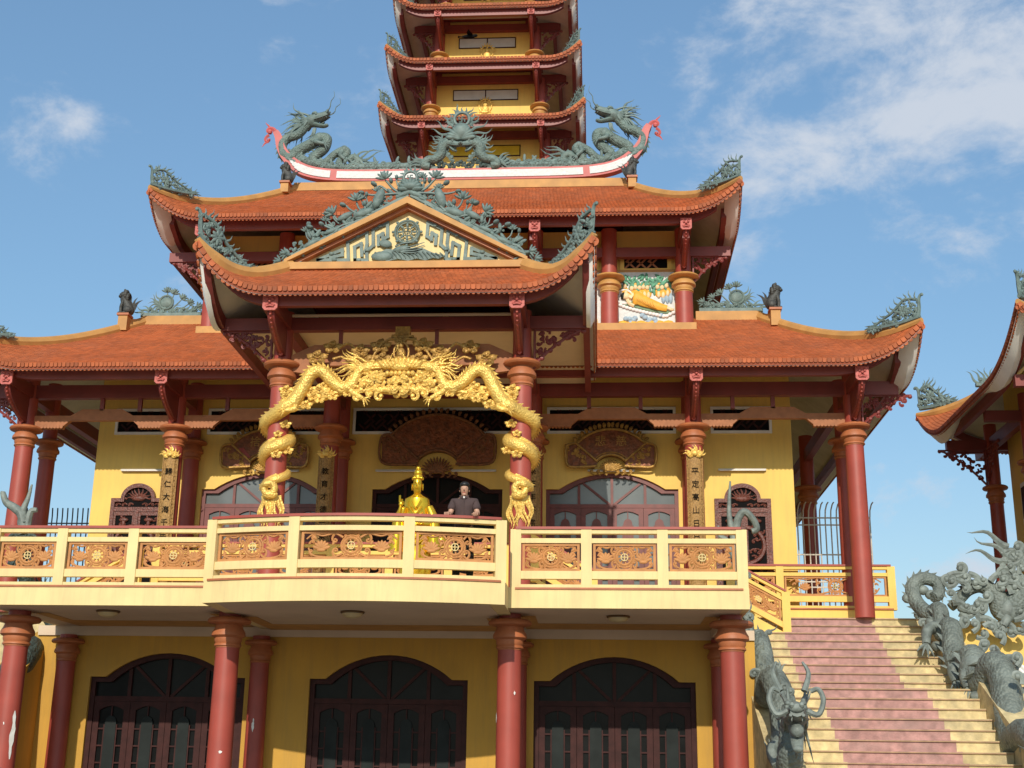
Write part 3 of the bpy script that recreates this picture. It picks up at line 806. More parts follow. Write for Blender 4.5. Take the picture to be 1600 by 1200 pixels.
for a, b_ in ((-6.43,-2.77),(-2.43,2.43),(2.77,6.43)):
    zc = 4.384 if abs(a+b_) > 1 else 4.334
    st.box(a,b_,25.35,26.36,zc,zc+.005); st.box(a,a+.28,24.1,25.346,zc,zc+.005); st.box(b_-.28,b_,24.1,25.346,zc,zc+.005)
st.build('ceiling_stripe', 'ochre', hall)
# terrace
te = MB(); te.box(-7.2,7.19,30.2,31.739,4.72,TZ); te.box(-12.2,7.19,31.74,60,4.72,TZ); te.box(-7.1,7.19,27.8,31.739,0,4.3); te.box(-12.2,7.19,31.741,60,0,4.71); te.build('terrace','stepy',hall)
# --- main storey walls
WY = 33.3
uops = [(c, 1.72, 8.74, 9.17, .34) for c in (-4.58, 4.58)]+[(0,1.72,8.74,9.17,.34)]
uw = MB(); wall_strip(uw, -9.27, 9.27, TZ, 12.3, WY, .35, uops)
uw.box(-9.27,-8.92,WY+.35,57,TZ,12.3); uw.box(8.92,9.27,WY+.35,57,TZ,12.3); uw.build('upper_wall','wall',hall)
bk = MB(); bk.box(-8.9,8.9,35.6,35.7,TZ,12); bk.box(-8.9,8.9,WY+.36,35.6,9.6,9.7); bk.build('inner_wall', 'black', hall)
for c in (-4.58,0,4.58): arched_door(hall, c, 1.72, TZ, 8.74, 9.17, WY+.07, 'low' if c == 0 else 'up', .34)
for x0,x1 in ((-8.75,-7.25),(-6.2,-2.95),(-2.25,2.25),(2.95,6.2),(7.25,8.7)): lattice(hall,x0,x1,10.3,10.88,WY)
# columns: front row, wall row
for x in GX:
    for s in (-1,1):
        column(hall, s*x, 31.7, TZ, 11.6, 10.08, .225)
        column(hall, s*x, 33.15, TZ, 11.6, 10.08, .205)
for s in (-1,1):
    for y in (39.0, 44.5, 50): column(hall, s*10.55, y, TZ, 11.6, 10.08, .225)
# beams over the front row
bm = MB(); bm.box(-11.7,11.7,31.6,31.8,10.78,11.13)
for s in (-1,1):
    bm.box(s*10.55-.1,s*10.55+.1,31.81,55,10.78,11.13)
    for x in GX: bm.box(s*x-.09,s*x+.09,30.6,31.59,10.82,11.10); bm.box(s*x-.09,s*x+.09,31.81,33.2,10.82,11.10)
for x in (-8.6,-7.6,-5.3,-4.0,4.0,5.3,7.6,8.6): bm.box(x-.05,x+.05,31.65,31.75,10.45,10.78)
bm.build('roof_beam','maroon',hall)
for a, b_ in ((-10.35,-6.8),(-6.4,-2.77),(2.77,6.4),(6.8,10.35)):
    db = MB(); e = .95; z0, z1, up = 10.02, 10.32, .17; Lb = b_-a
    pr = [(a,z0),(a+e*.8,z0),(a+e,z0+up),(b_-e,z0+up),(b_-e*.8,z0),(b_,z0),(b_,z1),(b_-e-.25,z1),(b_-e-.5,z1+up),(a+e+.5,z1+up),(a+e+.25,z1),(a,z1)]
    # as convex pieces
    db.prism([(a,31.65,z0),(a+e*.8,31.65,z0),(a+e,31.65,z0+up),(a+e,31.65,z1),(a,31.65,z1)],(0,.14,0))
    db.prism([(b_,31.65,z0),(b_,31.65,z1),(b_-e,31.65,z1),(b_-e,31.65,z0+up),(b_-e*.8,31.65,z0)],(0,.14,0))
    db.prism([(a+e,31.65,z0+up),(b_-e,31.65,z0+up),(b_-e,31.65,z1),(b_-e-.3,31.65,z1+up),(a+e+.3,31.65,z1+up),(a+e,31.65,z1)],(0,.14,0))
    for sg, x0 in ((1,a),(-1,b_)):
        for i in range(9): db.tube([(x0+sg*(.06+.085*i),31.63,z0),(x0+sg*(.06+.085*i),31.80,z0)], .045, 8)
    db.build('hanging_beam','terra',hall)
# main roof
mainr = Roof(-12.0,12.0,30.0,58,11.17, -8.65,8.65,34.35,54,13.80, .95,1.95,c=.2)
make_roof(hall, mainr, sides='flrb', tilesides='flr', fas_in=.42)
for x in (2.57,6.6,10.55):
    for s in (-1,1):
        if x > 3: corbel(hall, s*x, 30.22, 10.93, 31.5, 10.10)
for s in (-1,1):
    corbel(hall, s*12-s*.55, 31.7, 11.0, s*10.75, 10.2, .9, (s,0)) if 0 else None
    carved_bracket(hall, (s*10.78,31.7,10.78), (s,0,0), 1.25, .75, seed=3+s)
    carved_bracket(hall, (s*10.55,31.5,10.78), (0,-1,0), .9, .7, seed=8+s)
    # corner rafter
    mb = MB(); tip = mainr.P('f',0 if s<0 else 1,0)
    pts = cr([V((s*10.6,31.6,10.95)), V((s*11.3,30.75,10.98)), V((s*11.75,30.3,11.25))],6)
# ridge of the main roof wings
for s in (-1,1):
    mb = MB(); mb.box(min(s*6.95,s*8.7),max(s*6.95,s*8.7),34.2,34.5,13.6,13.97); mb.build('ridge_band','ochre',hall)
    mb = MB(); p0 = V((s*8.72,34.3,13.98)); pp = mainr.P('f',0 if s<0 else 1,.88)
    mb.beam([p0,p0.lerp(pp,.4)+V((0,0,.06)),pp+V((0,0,.3))],.2,.42); mb.build('ridge_band','ochre',hall)
    mb = MB(); mb.box(pp.x-.13,pp.x+.13,pp.y-.26,pp.y+.06,pp.z-.1,pp.z+.34); mb.box(pp.x-.17,pp.x+.17,pp.y-.30,pp.y+.09,pp.z+.34,pp.z+.40,'capital'); mb.build('statue_post','ochre',hall)
LIONS = [mainr.P('f',0,.88)+V((0,-.12,.40)), mainr.P('f',1,.88)+V((0,-.12,.40))]

# --- porch roof and its columns
for x in (-2.6,2.6): column(hall, x, 26.5, 4.76, 11.2, 10.12, .215, caps=1.05)
pr_ = MB(); pr_.box(-4.0,4.0,26.4,26.6,10.79,11.07); 
for x in (-2.6,2.6): pr_.box(x-.1,x+.1,25.1,26.39,10.8,11.05); pr_.box(x-.1,x+.1,26.61,31.5,10.8,11.05)
for x in (-1.35,.75): pr_.box(x-.04,x+.04,26.45,26.53,10.4,10.79)
pr_.build('porch_beam','maroon',hall)
pp_ = MB(); pp_.tube([(-2.4,26.3,11.08),(2.4,26.3,11.08)],.035,8); pp_.build('pipe','cream',hall)
ac = MB(); ac.prism([(-2.4,26.42,9.85),(-2.4,26.42,10.22),(-1.9,26.42,10.45),(1.9,26.42,10.45),(2.4,26.42,10.22),(2.4,26.42,9.85),(2.0,26.42,9.8),(1.6,26.42,9.98),(-1.6,26.42,9.98),(-2.0,26.42,9.8)],(0,.12,0))
ac.build('arch_board','terra',hall)
pc = MB(); pc.box(-4.0,4.0,26.62,31.5,11.08,11.12); pc.build('porch_ceiling','cream',hall)
por = Roof(-4.17,4.17,24.8,31.0,11.13, -2.55,2.55,26.55,34.5,12.28, 1.10,1.75,c=.2,backlift=False,pw=2.7)
make_roof(hall, por, sides='flr', fas_in=.36, bandw=.30, bandh=.16)
for x in (-2.57,2.57): corbel(hall, x, 25.0, 10.93, 26.3, 10.16)
for s in (-1,1):
    carved_bracket(hall, (s*2.85,26.5,10.78), (s,0,0), 1.1, .8, seed=13+s)
    mb = MB(); tip = por.P('f',0 if s<0 else 1,0)
# gable
gb = MB()
gb.prism([(-2.5,26.68,12.36),(2.5,26.68,12.36),(0,26.68,13.80)],(0,.1,0),'pale')
gb.build('pediment','pale',hall)
gm = MB()
def rake(mb, x0, z0, x1, z1, hgt, y0, y1, m=None):
    mb.prism([(x0,y0,z0),(x1,y0,z1),(x1,y0,z1+hgt),(x0,y0,z0+hgt)],(0,y1-y0,0),m)
for s in (-1,1):
    gm.prism([(s*2.70,26.36,12.36),(0,26.36,13.76),(0,26.36,13.92),(s*2.70,26.36,12.44)],(0,.5,0))
    gm.prism([(s*2.52,26.5,12.36),(0,26.5,13.68),(0,26.5,13.76),(s*2.64,26.5,12.37)],(0,.2,0),'capital')
gm.box(-2.72,2.72,26.34,26.7,12.20,12.36)
gm.build('pediment_moulding','ochre',hall)
gr = MB()
for s in (-1,1): gr.add([(s*2.9,26.9,12.2),(0,26.9,13.85),(0,35,13.85),(s*2.9,35,12.2)],[(0,1,2,3)])
gr.build('gable_roof','tile_deck',hall)

# --- middle storey
MY = 34.0
mw = MB(); mw.box(-6.75,6.75,MY,52,12.9,16.3); mw.build('middle_wall','wall',hall)
md = MB(); md.box(-6.9,6.9,33.45,34.05,12.9,13.38); md.build('ledge','ochre',hall)
for x in (2.5,4.56,6.6):
    for s in (-1,1): column(hall, s*x, 33.72, 13.38, 16.2, 14.88, .235, caps=.95, capm='capgold')
for s in (-1,1):
    for y in (38.5,43.5): column(hall, s*6.6, y, 13.38, 16.2, 14.88, .235, capm='capgold')
mb = MB()
mb.box(-7.9,7.9,33.62,33.82,15.38,15.66)
for s in (-1,1):
    mb.box(s*7.0-.9 if s<0 else 7.0-.9, s*7.0+.9, 33.62,33.8,15.39,15.64) if 0 else None
    mb.box(s*6.6-.09,s*6.6+.09,32.4,33.6,15.4,15.64); mb.box(s*2.5-.09,s*2.5+.09,32.4,33.6,15.4,15.64); mb.box(s*7.8-.08,s*7.8+.08,33.85,52,15.4,15.65)
mb.build('roof_beam','maroon',hall)
mb = MB(); mb.box(-6.5,6.5,MY-.06,MY-.004,15.05,15.12); mb.build('wall_band','ochre',hall)
for x0,x1 in ((-6.2,-4.95),(-4.15,-2.9),(-2.1,2.1),(2.9,4.15),(4.98,6.18)): lattice(hall,x0,x1,15.16,15.62,MY,'terra','wall',.12)
midr = Roof(-8.08,8.08,32.0,54,16.05, -5.08,5.08,36.35,50,18.84, .84,1.7,c=.22)
make_roof(hall, midr, sides='flrb', tilesides='flr', fas_in=.40)
for x in (2.55,6.6):
    for s in (-1,1): corbel(hall, s*x, 32.2, 15.74, 33.5, 14.95, .95)
for s in (-1,1):
    carved_bracket(hall, (s*6.85,33.7,15.38), (s,0,0), .95, .75, seed=23+s)
    mb = MB(); tip = midr.P('f',0 if s<0 else 1,0)
    pp = midr.P('f',0 if s<0 else 1,.93)
    mb = MB(); mb.box(pp.x-.12,pp.x+.12,pp.y-.33,pp.y-.03,pp.z-.1,pp.z+.20); mb.box(pp.x-.16,pp.x+.16,pp.y-.37,pp.y+.01,pp.z+.20,pp.z+.26,'capital')
    mb.box(pp.x-.10,pp.x+.10,pp.y,pp.y+.3,pp.z-.1,pp.z+.36); mb.build('statue_post','ochre',hall)
    LIONS.append(V((pp.x,pp.y-.18,pp.z+.26)))
mb = MB(); mb.box(-5.12,5.12,36.2,36.6,18.76,19.03); mb.build('ridge_band','ochre',hall)
rt = MB(); rt.add([(-5.1,36.4,18.74),(5.1,36.4,18.74),(5.1,50,18.74),(-5.1,50,18.74)],[(0,1,2,3)]); rt.build('roof_top','tile_deck',hall)
# white ridge with upturned ends
def upc(s): 
    c = [(0,19.27),(1.5,19.27),(3.1,19.28),(4.2,19.34),(4.9,19.52),(5.35,19.86),(5.62,20.25),(5.74,20.65),(5.85,20.85)]
    return cr([V((s*x,36.4,z)) for x,z in c],5)
rb = MB(); RWS = []
for s in (-1,1):
    rw = MB(); RWS.append(rw)
    p = upc(s); n = len(p)
    hw = [.19 if i < n*.5 else .19*(1-(i/n-.5)*1.15) for i in range(n)]
    for i in range(n-1):
        t0 = (p[min(i+1,n-1)]-p[max(0,i-1)]).normalized(); t1 = (p[min(i+2,n-1)]-p[i]).normalized()
        n0 = V((-t0.z,0,t0.x))*hw[i]*s; n1_ = V((-t1.z,0,t1.x))*hw[i+1]*s
        rb.prism([p[i]-n0+V((0,-.14,0)),p[i+1]-n1_+V((0,-.14,0)),p[i+1]+n1_+V((0,-.14,0)),p[i]+n0+V((0,-.14,0))],(0,.28,0))
        if i < n*.60 and p[i].x*s > -.02:
            q = .62 if i < n*.5 else .62*(1-(i-n*.5)/(n*.10))*1.0
            q = max(q,.05)
            # gaps for red dividers
            xm = abs((p[i].x+p[i+1].x)/2)
            if min(abs(xm-d) for d in (2.2,3.9)) < .09:
                if rw.v: rw = MB(); RWS.append(rw)
                continue
            rw.prism([p[i]-n0*q+V((0,-.165,0)),p[i+1]-n1_*q+V((0,-.165,0)),p[i+1]+n1_*q+V((0,-.165,0)),p[i]+n0*q+V((0,-.165,0))],(0,.03,0))
    fr = Fr((s*5.85,36.4,20.8),(s,0,0))
    curl(rb, fr, 0,0, 1.3, .75, .075, -1, None,0,.8); curl(rb, fr, .05,.0, 2.2, .35,.06,1)
    curl(rb, fr, .22,-.02, -.6, .55, .055, -1,None,0,.7); flame(rb, fr, .2,.12, 1.2,.35,.045,.8); flame(rb, fr, .22,-.25,-.6,.28,.04,.8)
rbo = rb.build('ridge','pinkred',hall); [q_.build('ridge_panel','whiterel',rbo) for q_ in RWS if q_.v]

# ================================================================== PAGODA TOWER
tow = thing('pagoda_tower', 'tall yellow and red pagoda tower with stacked upturned roofs rising behind the temple hall', 'pagoda tower')
TC = 46.4
levels = [(2.30,3.80,24.55,21.6),(2.09,3.66,27.02,24.6),(1.86,3.50,29.42,27.2),(1.66,3.32,31.7,29.6),(1.45,3.1,33.9,31.9)]
for i,(h,e,zl,zb) in enumerate(levels):
    if i: zb = levels[i-1][2]+.80
    # h half column spacing, e half eave, zl lip height, zb floor of this level
    yf = TC-h
    mb = MB(); mb.box(-h+.1,h-.1,yf+.06,TC+h-.06,zb-.8,zl+.6); mb.build('tower_wall','wall',tow)
    for s in (-1,1):
        for yy in (yf,TC+h): column(tow, s*h, yy, zb-.6, zl+.1, zl-1.0, .22, caps=.8, capm='capgold')
    rf = Roof(-e,e,TC-e,TC+e,zl+.12, -h*.98,h*.98,TC-h*.98,TC+h*.98,zl+.62, .62,1.2,c=.1,pw=2.1)
    make_roof(tow, rf, tile=.14, sides='flrb', tilesides='f', fas_in=.26, bandw=.22, bandh=.1, sof_t=1.0, lipw=.13)
    mb = MB()
    mb.box(-h-1.0,h+1.0,yf-.1,yf+.1,zl-.06,zl+.24)
    for s in (-1,1):
        mb.box(s*(h+.75)-.07,s*(h+.75)+.07,yf+.11,TC+h,zl-.04,zl+.22)
        mb.box(s*h-.08,s*h+.08,TC-e+.5,yf-.11,zl-.15,zl+.06)
    mb.box(-h-.1,h+.1,yf-.18,yf-.02 if 0 else yf+.15,zl+.45,zl+.70)
    mb.build('roof_beam','maroon',tow)
    mb = MB(); mb.box(-h-.25,h+.25,yf-.27,yf+.1,zl+.62,zl+.80); mb.build('ledge','ochre',tow)
    for s in (-1,1):
        corbel(tow, s*h*.955, TC-e+.10, zl-.10, yf-.1, zl-.9, .85)
        carved_bracket(tow, (s*(h+.2),yf,zl-.06), (s,0,0), .85, .85, seed=40+i*2+s)
        mb = MB(); tip = rf.P('f',0 if s<0 else 1,0)
    # window strip
    ww = h*.6; z0 = zl-.74; z1 = zl-.28
    wf = MB(); yy = yf+.025; t = .035
    wf.box(-ww,ww,yy,yy+.03,z1-t,z1); wf.box(-ww,ww,yy,yy+.03,z0,z0+t); wf.box(-ww,-ww+t,yy,yy+.03,z0+t,z1-t); wf.box(ww-t,ww,yy,yy+.03,z0+t,z1-t); wf.box(-t*.6,t*.6,yy,yy+.03,z0+t,z1-t)
    fo = wf.build('window','wood',tow)
    wg = MB(); wg.box(-ww+t,ww-t,yy+.012,yy+.02,z0+t,z1-t); wg.build('pane','glassyellow' if i == 0 else 'glassw',fo)  if 'glassw' in M or mat('glassw',(.52,.51,.48),.3,var=.1) else None
    if i > 0:
        fr = Fr((0,yf+.02,zb+.30)); gb_ = MB(); s_ = .30
        gb_.ell(fr(0,.42,.03),(.09,.06,.11),None,10,8); gb_.ell(fr(0,.57,.03),(.045,.04,.05)); gb_.ell(fr(0,.22,.02),(.15,.07,.17),None,10,8); gb_.ell(fr(0,.08,.05),(.24,.09,.08),None,10,6)
        for a in range(-3,4): leaf(gb_,fr,a*.06,-.06,pi/2+a*-.25,.16,.09,None,.06)
        gb_.tube([fr(.24*cos(x),.38+.28*sin(x),-.0) for x in [2*pi*q/18 for q in range(19)]],.025,5)
        for q in range(9): flame(gb_,fr,.22*cos(.2+q*.34),.38+.28*sin(.2+q*.34),.2+q*.34,.14,.03,.8)
        gb_.build('buddha_plaque','gold',tow,True)
    if i < 4:
        TIPROOF = rf
        for s in (-1,1):
            tip = rf.P('f',0 if s<0 else 1,0)
            fm = MB(); fr = Fr((0,0,0),V((-s,1,0)).normalized(),(0,0,1),V((-s,-1,0)).normalized() if 0 else V((s,1,0)).cross(V((0,0,1))).normalized())
            def base(k, rf=rf, s=s):
                q = rf.P('f',0 if s<0 else 1,k*.62); 
                return ((q-tip).dot(fr.x), q.z+.10)
            fr.o = V((tip.x,tip.y,0))
            scroll_finial(fm, fr, lambda k: base(.05+k*.75), .98, seed=i*2+s)
            nm = ['ground','lowest visible','second lowest','second highest','highest'][i]
            place = ['lowest roof','second roof from below','third roof from below','fourth roof from below'][i]
            o = fm.build('roof_finial','bronze',None,True)
            tag(o, 'grey-green scroll on the tower, %s corner, %s' % ('left' if s<0 else 'right', place), 'roof ornament', 'scrolls on the tower roof corners')

# ================================================================== STAIRCASE
stair = thing('staircase', 'wide outdoor staircase of yellow terrazzo with a pink centre strip climbing to the upper terrace', 'staircase')
SX0, SX1, CX0, CX1 = 7.8, 11.8, 8.66, 10.85
steps = []
for i in range(25):
    if i < 9: y = 31.72-.3625*i; z = TZ-.0-.21*i
    else: y = 27.6-.38*(i-9); z = 3.38-.213*(i-9)
    steps.append((y,z))
for i,(y,z) in enumerate(steps):
    if z < .1: break
    yb = (steps[i-1][0]+.02) if i else y+.6
    zb = z-.24
    mb = MB()
    jx = .35 if i >= 9 else 0
    c0, c1 = (CX0-.12, CX1-.15) if i < 9 else (CX0+.05, CX1+.03)
    for a, b_, mm in ((SX0-.02,c0,'stepy'),(c0,c1,'stepp'),(c1,SX1,'stepy')):
        mb.box(a,b_,y,yb,0 if 0 else max(0,zb),z-.03,mm)
        mb.box(a,b_,y-.03,yb-.001 if 0 else y+.2,z-.03,z,mm)
        mb.box(a,b_,y+.2,yb,z-.0299,z-.0005,mm)
    mb.box(SX0-.02,SX1,y-.033,y-.0301,z-.034,z-.012,'nosing_shadow')
    mb.build('step','stepy',stair)
mb = MB(); mb.prism([(7.9,31.7,0),(7.9,31.7,4.9),(7.9,28.7,3.2),(7.9,27.5,3.1),(7.9,22.6,.3),(7.9,22.6,0)],(3.8,0,0)); mb.build('stair_base','stepy',stair)
tb = MB(); tb.box(7.2,11.9,31.74,60,0,5.262); tb.build('terrace_base','pale',hall)
# parapets that carry the dragons
def parapet(x0,x1,label,first=True):
    mb = MB(); pf = [(31.7,0),(31.7,5.2),(29,4.9),(27.2,4.3),(23.2,2.2),(22.6,2.0),(22.6,0)] if x0 < 0 else [(31.7,0),(31.7,5.27),(30.6,4.9),(28.7,3.85),(27.5,3.65),(23.2,1.5),(22.6,1.3),(22.6,0)]
    mb.prism([(x0,y,z) for y,z in pf],(x1-x0,0,0)); o = mb.build('parapet_wall','wall_shaded' if x0 < 0 else 'stepy'); tag(o,label,'wall','sloping walls beside the stairs'); return o
parapet(7.2,7.79,'sloping wall carrying the stone dragon with the open mouth')
parapet(11.81,12.35,'sloping wall under the looping stone dragon on the right of the stairs')
parapet(-7.75,-7.15,'shaded yellow sloping wall at the far left behind the ground floor column')

# ================================================================== BALUSTRADES
def rail_run(name, label, path, ztop, posts, cat='balustrade', fretm='fret', plinth=None, zoff=lambda u:0, mats='pale', npan=None, rise=None, low=1.09):
    """path(u)->(x,y) u metres-like parameter; posts: list of u; rise(u) adds height (for stairs)"""
    root = thing(name, label, cat, None)
    rise = rise or (lambda u: 0)
    u0, u1 = posts[0], posts[-1]
    def line(z, w, h, m, nm, off=0):
        mb = MB(); N = 24; pts = []
        for i in range(N+1):
            u = u0+(u1-u0)*i/N; x,y = path(u); pts.append((x,y,z+rise(u)))
        mb.beam(pts, w, h); return mb.build(nm, m, root)
    line(ztop, .20, .045, 'red', 'handrail_cap')
    line(ztop-.0455, .14, .075, mats, 'top_rail')
    line(ztop-.205, .12, .085, mats, 'rail')
    line(ztop-.79, .12, .14, mats, 'rail')
    line(ztop-1.03, .14, .10, mats, 'bottom_rail')
    if plinth: line(ztop-low-.04, .16, plinth, mats, 'plinth')
    mo = line(ztop-low, .24, .035, 'capital', 'moulding') if not rise(1) and low > 1.05 else None
    for k,u in enumerate(posts):
        x,y = path(u); mb = MB(); r = rise(u); e = .01
        pa = path(u-e); pb = path(u+e); t = V((pb[0]-pa[0],pb[1]-pa[1],0)).normalized(); n = V((t.y,-t.x,0))
        w = .095; d = .085; c = V((x,y,0))
        P = [c-t*w-n*d, c+t*w-n*d, c+t*w+n*d, c-t*w+n*d]
        mb.prism([p+V((0,0,ztop-1.128+r)) for p in P],(0,0,1.081)); mb.build('post',mats,root)
    for k in range(len(posts)-1):
        a = path(posts[k]); b_ = path(posts[k+1]); A = V((*a,0)); B = V((*b_,0)); t = (B-A).normalized(); n = V((t.y,-t.x,0))
        L_ = (B-A).length-.24
        o = A+t*.12+V((0,0,ztop-.788+rise(posts[k]+.12*(posts[k+1]-posts[k]))))
        dz = rise(posts[k+1])-rise(posts[k])
        fr = Fr(o, t+V((0,0,dz/(B-A).length)), (0,0,1), n)
        fret(root, fr, L_, .496, fretm, k, wheel=L_ > .7)
    return root
rail_run('balustrade','cream balustrade with pierced orange panels bulging forward at the centre of the balcony', lambda u:(u,arcy(u)+.10), 5.85, [-2.52,-1.0,.98,2.52])
rail_run('balustrade','straight cream balustrade on the right side of the balcony, next to the stair dragon', lambda u:(u,23.1), 5.85, [2.74,4.0,5.35,6.74])
rail_run('balustrade','straight cream balustrade on the left side of the balcony below the dragon tail', lambda u:(u,23.1), 5.85, [-6.85,-5.58,-4.25,-2.74])
rail_run('balustrade','yellow balustrade on the raised terrace at the top of the stairs', lambda u:(u,33.0), 6.74, [7.85,8.75,11.5], mats='wall', plinth=.40, low=1.09)
rail_run('balustrade','short sloping yellow balustrade beside the top of the stairs', lambda u:(u,31.2), 6.55, [7.35,8.62], mats='wall', rise=lambda u:-(u-7.35)*.55, plinth=.3)
rail_run('balustrade','sloping yellow balustrade behind the right dragon column inside the balcony', lambda u:(u,30.0), 6.98, [2.75,4.1], mats='wall', rise=lambda u:-(u-2.75)*.62)
rail_run('balustrade','yellow inner balustrade on the terrace edge seen through the curved railing', lambda u:(u,30.3), 6.80, [-6.3,-4.9,-3.5,-2.1,-.7,.7,2.1], mats='wall', plinth=.45)
rail_run('balustrade','sloping yellow balustrade seen through the left balcony railing', lambda u:(u,29.6), 5.75, [-7.9,-6.5], mats='wall', rise=lambda u:(u+7.9)*.6)

# ================================================================== LAMPS under the balcony
for (x,y,z,lb) in ((-4.86,23.75,4.392,'round ceiling lamp under the left part of the balcony'),(-.18,23.2,4.342,'round ceiling lamp under the curved centre of the balcony'),(4.57,24.05,4.392,'round ceiling lamp under the right part of the balcony')):
    t = thing('ceiling_lamp', lb, 'lamp', 'round lamps under the balcony')
    mb = MB(); mb.lathe((x,y,z),[(.21,0),(.22,-.02),(.20,-.04)],24); mb.build('lamp_base','lampmetal',t,True)
    mb = MB(); mb.lathe((x,y,z),[(.19,-.04),(.16,-.085),(.09,-.115),(.02,-.125)],24); mb.build('lamp_glass','lampglass',t,True)
for (x0,x1,z,lb) in ((7.34,8.57,9.22,'tube lamp above the right carved door'),(3.95,5.18,9.20,'tube lamp under the right fan-shaped board'),(-8.53,-7.3,9.22,'tube lamp above the left carved door'),(-4.9,-3.7,9.20,'tube lamp under the left fan-shaped board'),(-1.65,-.5,9.2,'left tube lamp under the central fan-shaped board'),(.35,1.55,9.2,'right tube lamp under the central fan-shaped board')):
    t = thing('tube_lamp', 'thin white '+lb, 'lamp', 'tube lamps on the upper wall')
    mb = MB(); mb.box(x0,x1,WY-.07,WY-.03,z,z+.05); mb.tube([(x0+.04,WY-.09,z),(x1-.04,WY-.09,z)],.016,8,'petal'); mb.build('lamp_body','creamwhite',t)
    mb = MB(); mb.box(x0+.2,x0+.26,WY-.03,WY,z+.01,z+.04); mb.box(x1-.26,x1-.2,WY-.03,WY,z+.01,z+.04); mb.build('bracket','creamwhite',t)

# ================================================================== CARVED DOORS
def carved_door(cx, lb):
    t = thing('carved_door', lb, 'door', 'carved wooden doors')
    Y = WY-.02; w = .72; z0 = TZ; zs = 8.47; r = .44
    arc = [(cx+r*1.0*cos(a)*1.05, zs+.40*sin(a)*1.0) for a in [pi*k/16 for k in range(17)]]
    o = MB(); o.prism([(cx+w,Y-.03,z0),(cx+w,Y-.03,zs)]+[(x,Y-.03,z) for x,z in arc]+[(cx-w,Y-.03,zs),(cx-w,Y-.03,z0)],(0,.03,0)); f = o.build('door_panel','black',t)
    fr_ = MB(); e = .10
    pts = [(cx+w,z0),(cx+w,zs)]+arc+[(cx-w,zs),(cx-w,z0)]
    inn = [(cx+w-e,z0),(cx+w-e,zs-e)]+[(cx+(x-cx)*.80,zs-.0+(z-zs)*.72 - (.0 if z>zs+.02 else e)) for x,z in arc]+[(cx-w+e,zs-e),(cx-w+e,z0)]
    for i in range(len(pts)-1):
        a,b_,c,d = pts[i],pts[i+1],inn[i+1],inn[i]
        fr_.prism([(a[0],Y-.10,a[1]),(b_[0],Y-.10,b_[1]),(c[0],Y-.10,c[1]),(d[0],Y-.10,d[1])],(0,.07,0))
    fr_.box(cx-w+e,cx+w-e,Y-.09,Y-.03,zs-.36,zs-.24); fr_.box(cx-.05,cx+.05,Y-.095,Y-.03,z0,zs-.36)
    fr_.build('door_frame','woodcarve',t)
    c = MB(); fr = Fr((cx,Y-.04,zs))
    for i in range(9):
        a = pi*i/8; flame(c,fr,.10*cos(a),.0+.08*sin(a),a,.24,.028,.8,i)
    leaf(c,fr,-.2,0,0,.4,.16); 
    for s in (-1,1):
        for q in range(3): curl(c,fr,s*(.12+.17*q),-.17,pi/2-s*.9,.34,.022,-s)
        curl(c,fr,s*.3,-.02,pi/2-s*1.2,.4,.024,s)
    c.build('top_carving','woodcarve',t,True)
    for s in (-1,1):
        l = MB(); x0 = cx+(.05 if s>0 else -w+e); x1 = cx+(w-e if s>0 else -.05); zt = zs-.36
        l.box(x0,x1,Y-.07,Y-.03,zt-.10,zt); l.box(x0,x0+.06,Y-.07,Y-.03,z0,zt-.1); l.box(x1-.06,x1,Y-.07,Y-.03,z0,zt-.1)
        fr2 = Fr(((x0+x1)/2,Y-.05,zt-.1)); rnd = random.Random(int(cx*7+s))
        ring = [fr2((x1-x0)/2*-s+ .0+s*.0+.46*cos(a)*(1), -.75+.46*sin(a),.02) for a in [pi*k/14-pi/2+(0 if s>0 else pi) for k in range(15)]]
        l.tube(ring,.04,6); l.tube([p+V((0,.01,0)) for p in ring],.06,6)
        for k in range(16): curl(l,fr2,rnd.uniform(-.2,.2),-rnd.uniform(.05,1.5),rnd.uniform(0,6),.34,.024,rnd.choice((-1,1)))
        leaf(l,fr2,-.13,-.12,0,.26,.12,None,.02); leaf(l,fr2,0,-.1,-pi/2,.22,.1,None,.02)
        l.build('door_leaf','woodcarve',t,True)
carved_door(7.93,'dark red carved wooden door with arched top right of the right plaque column')
carved_door(-7.97,'dark red carved wooden door with arched top left of the left plaque column')

mat('carvedwood',(.21,.085,.03),.5,metal=.1,var=.4,scale=12,bump=.8,bscale=22)
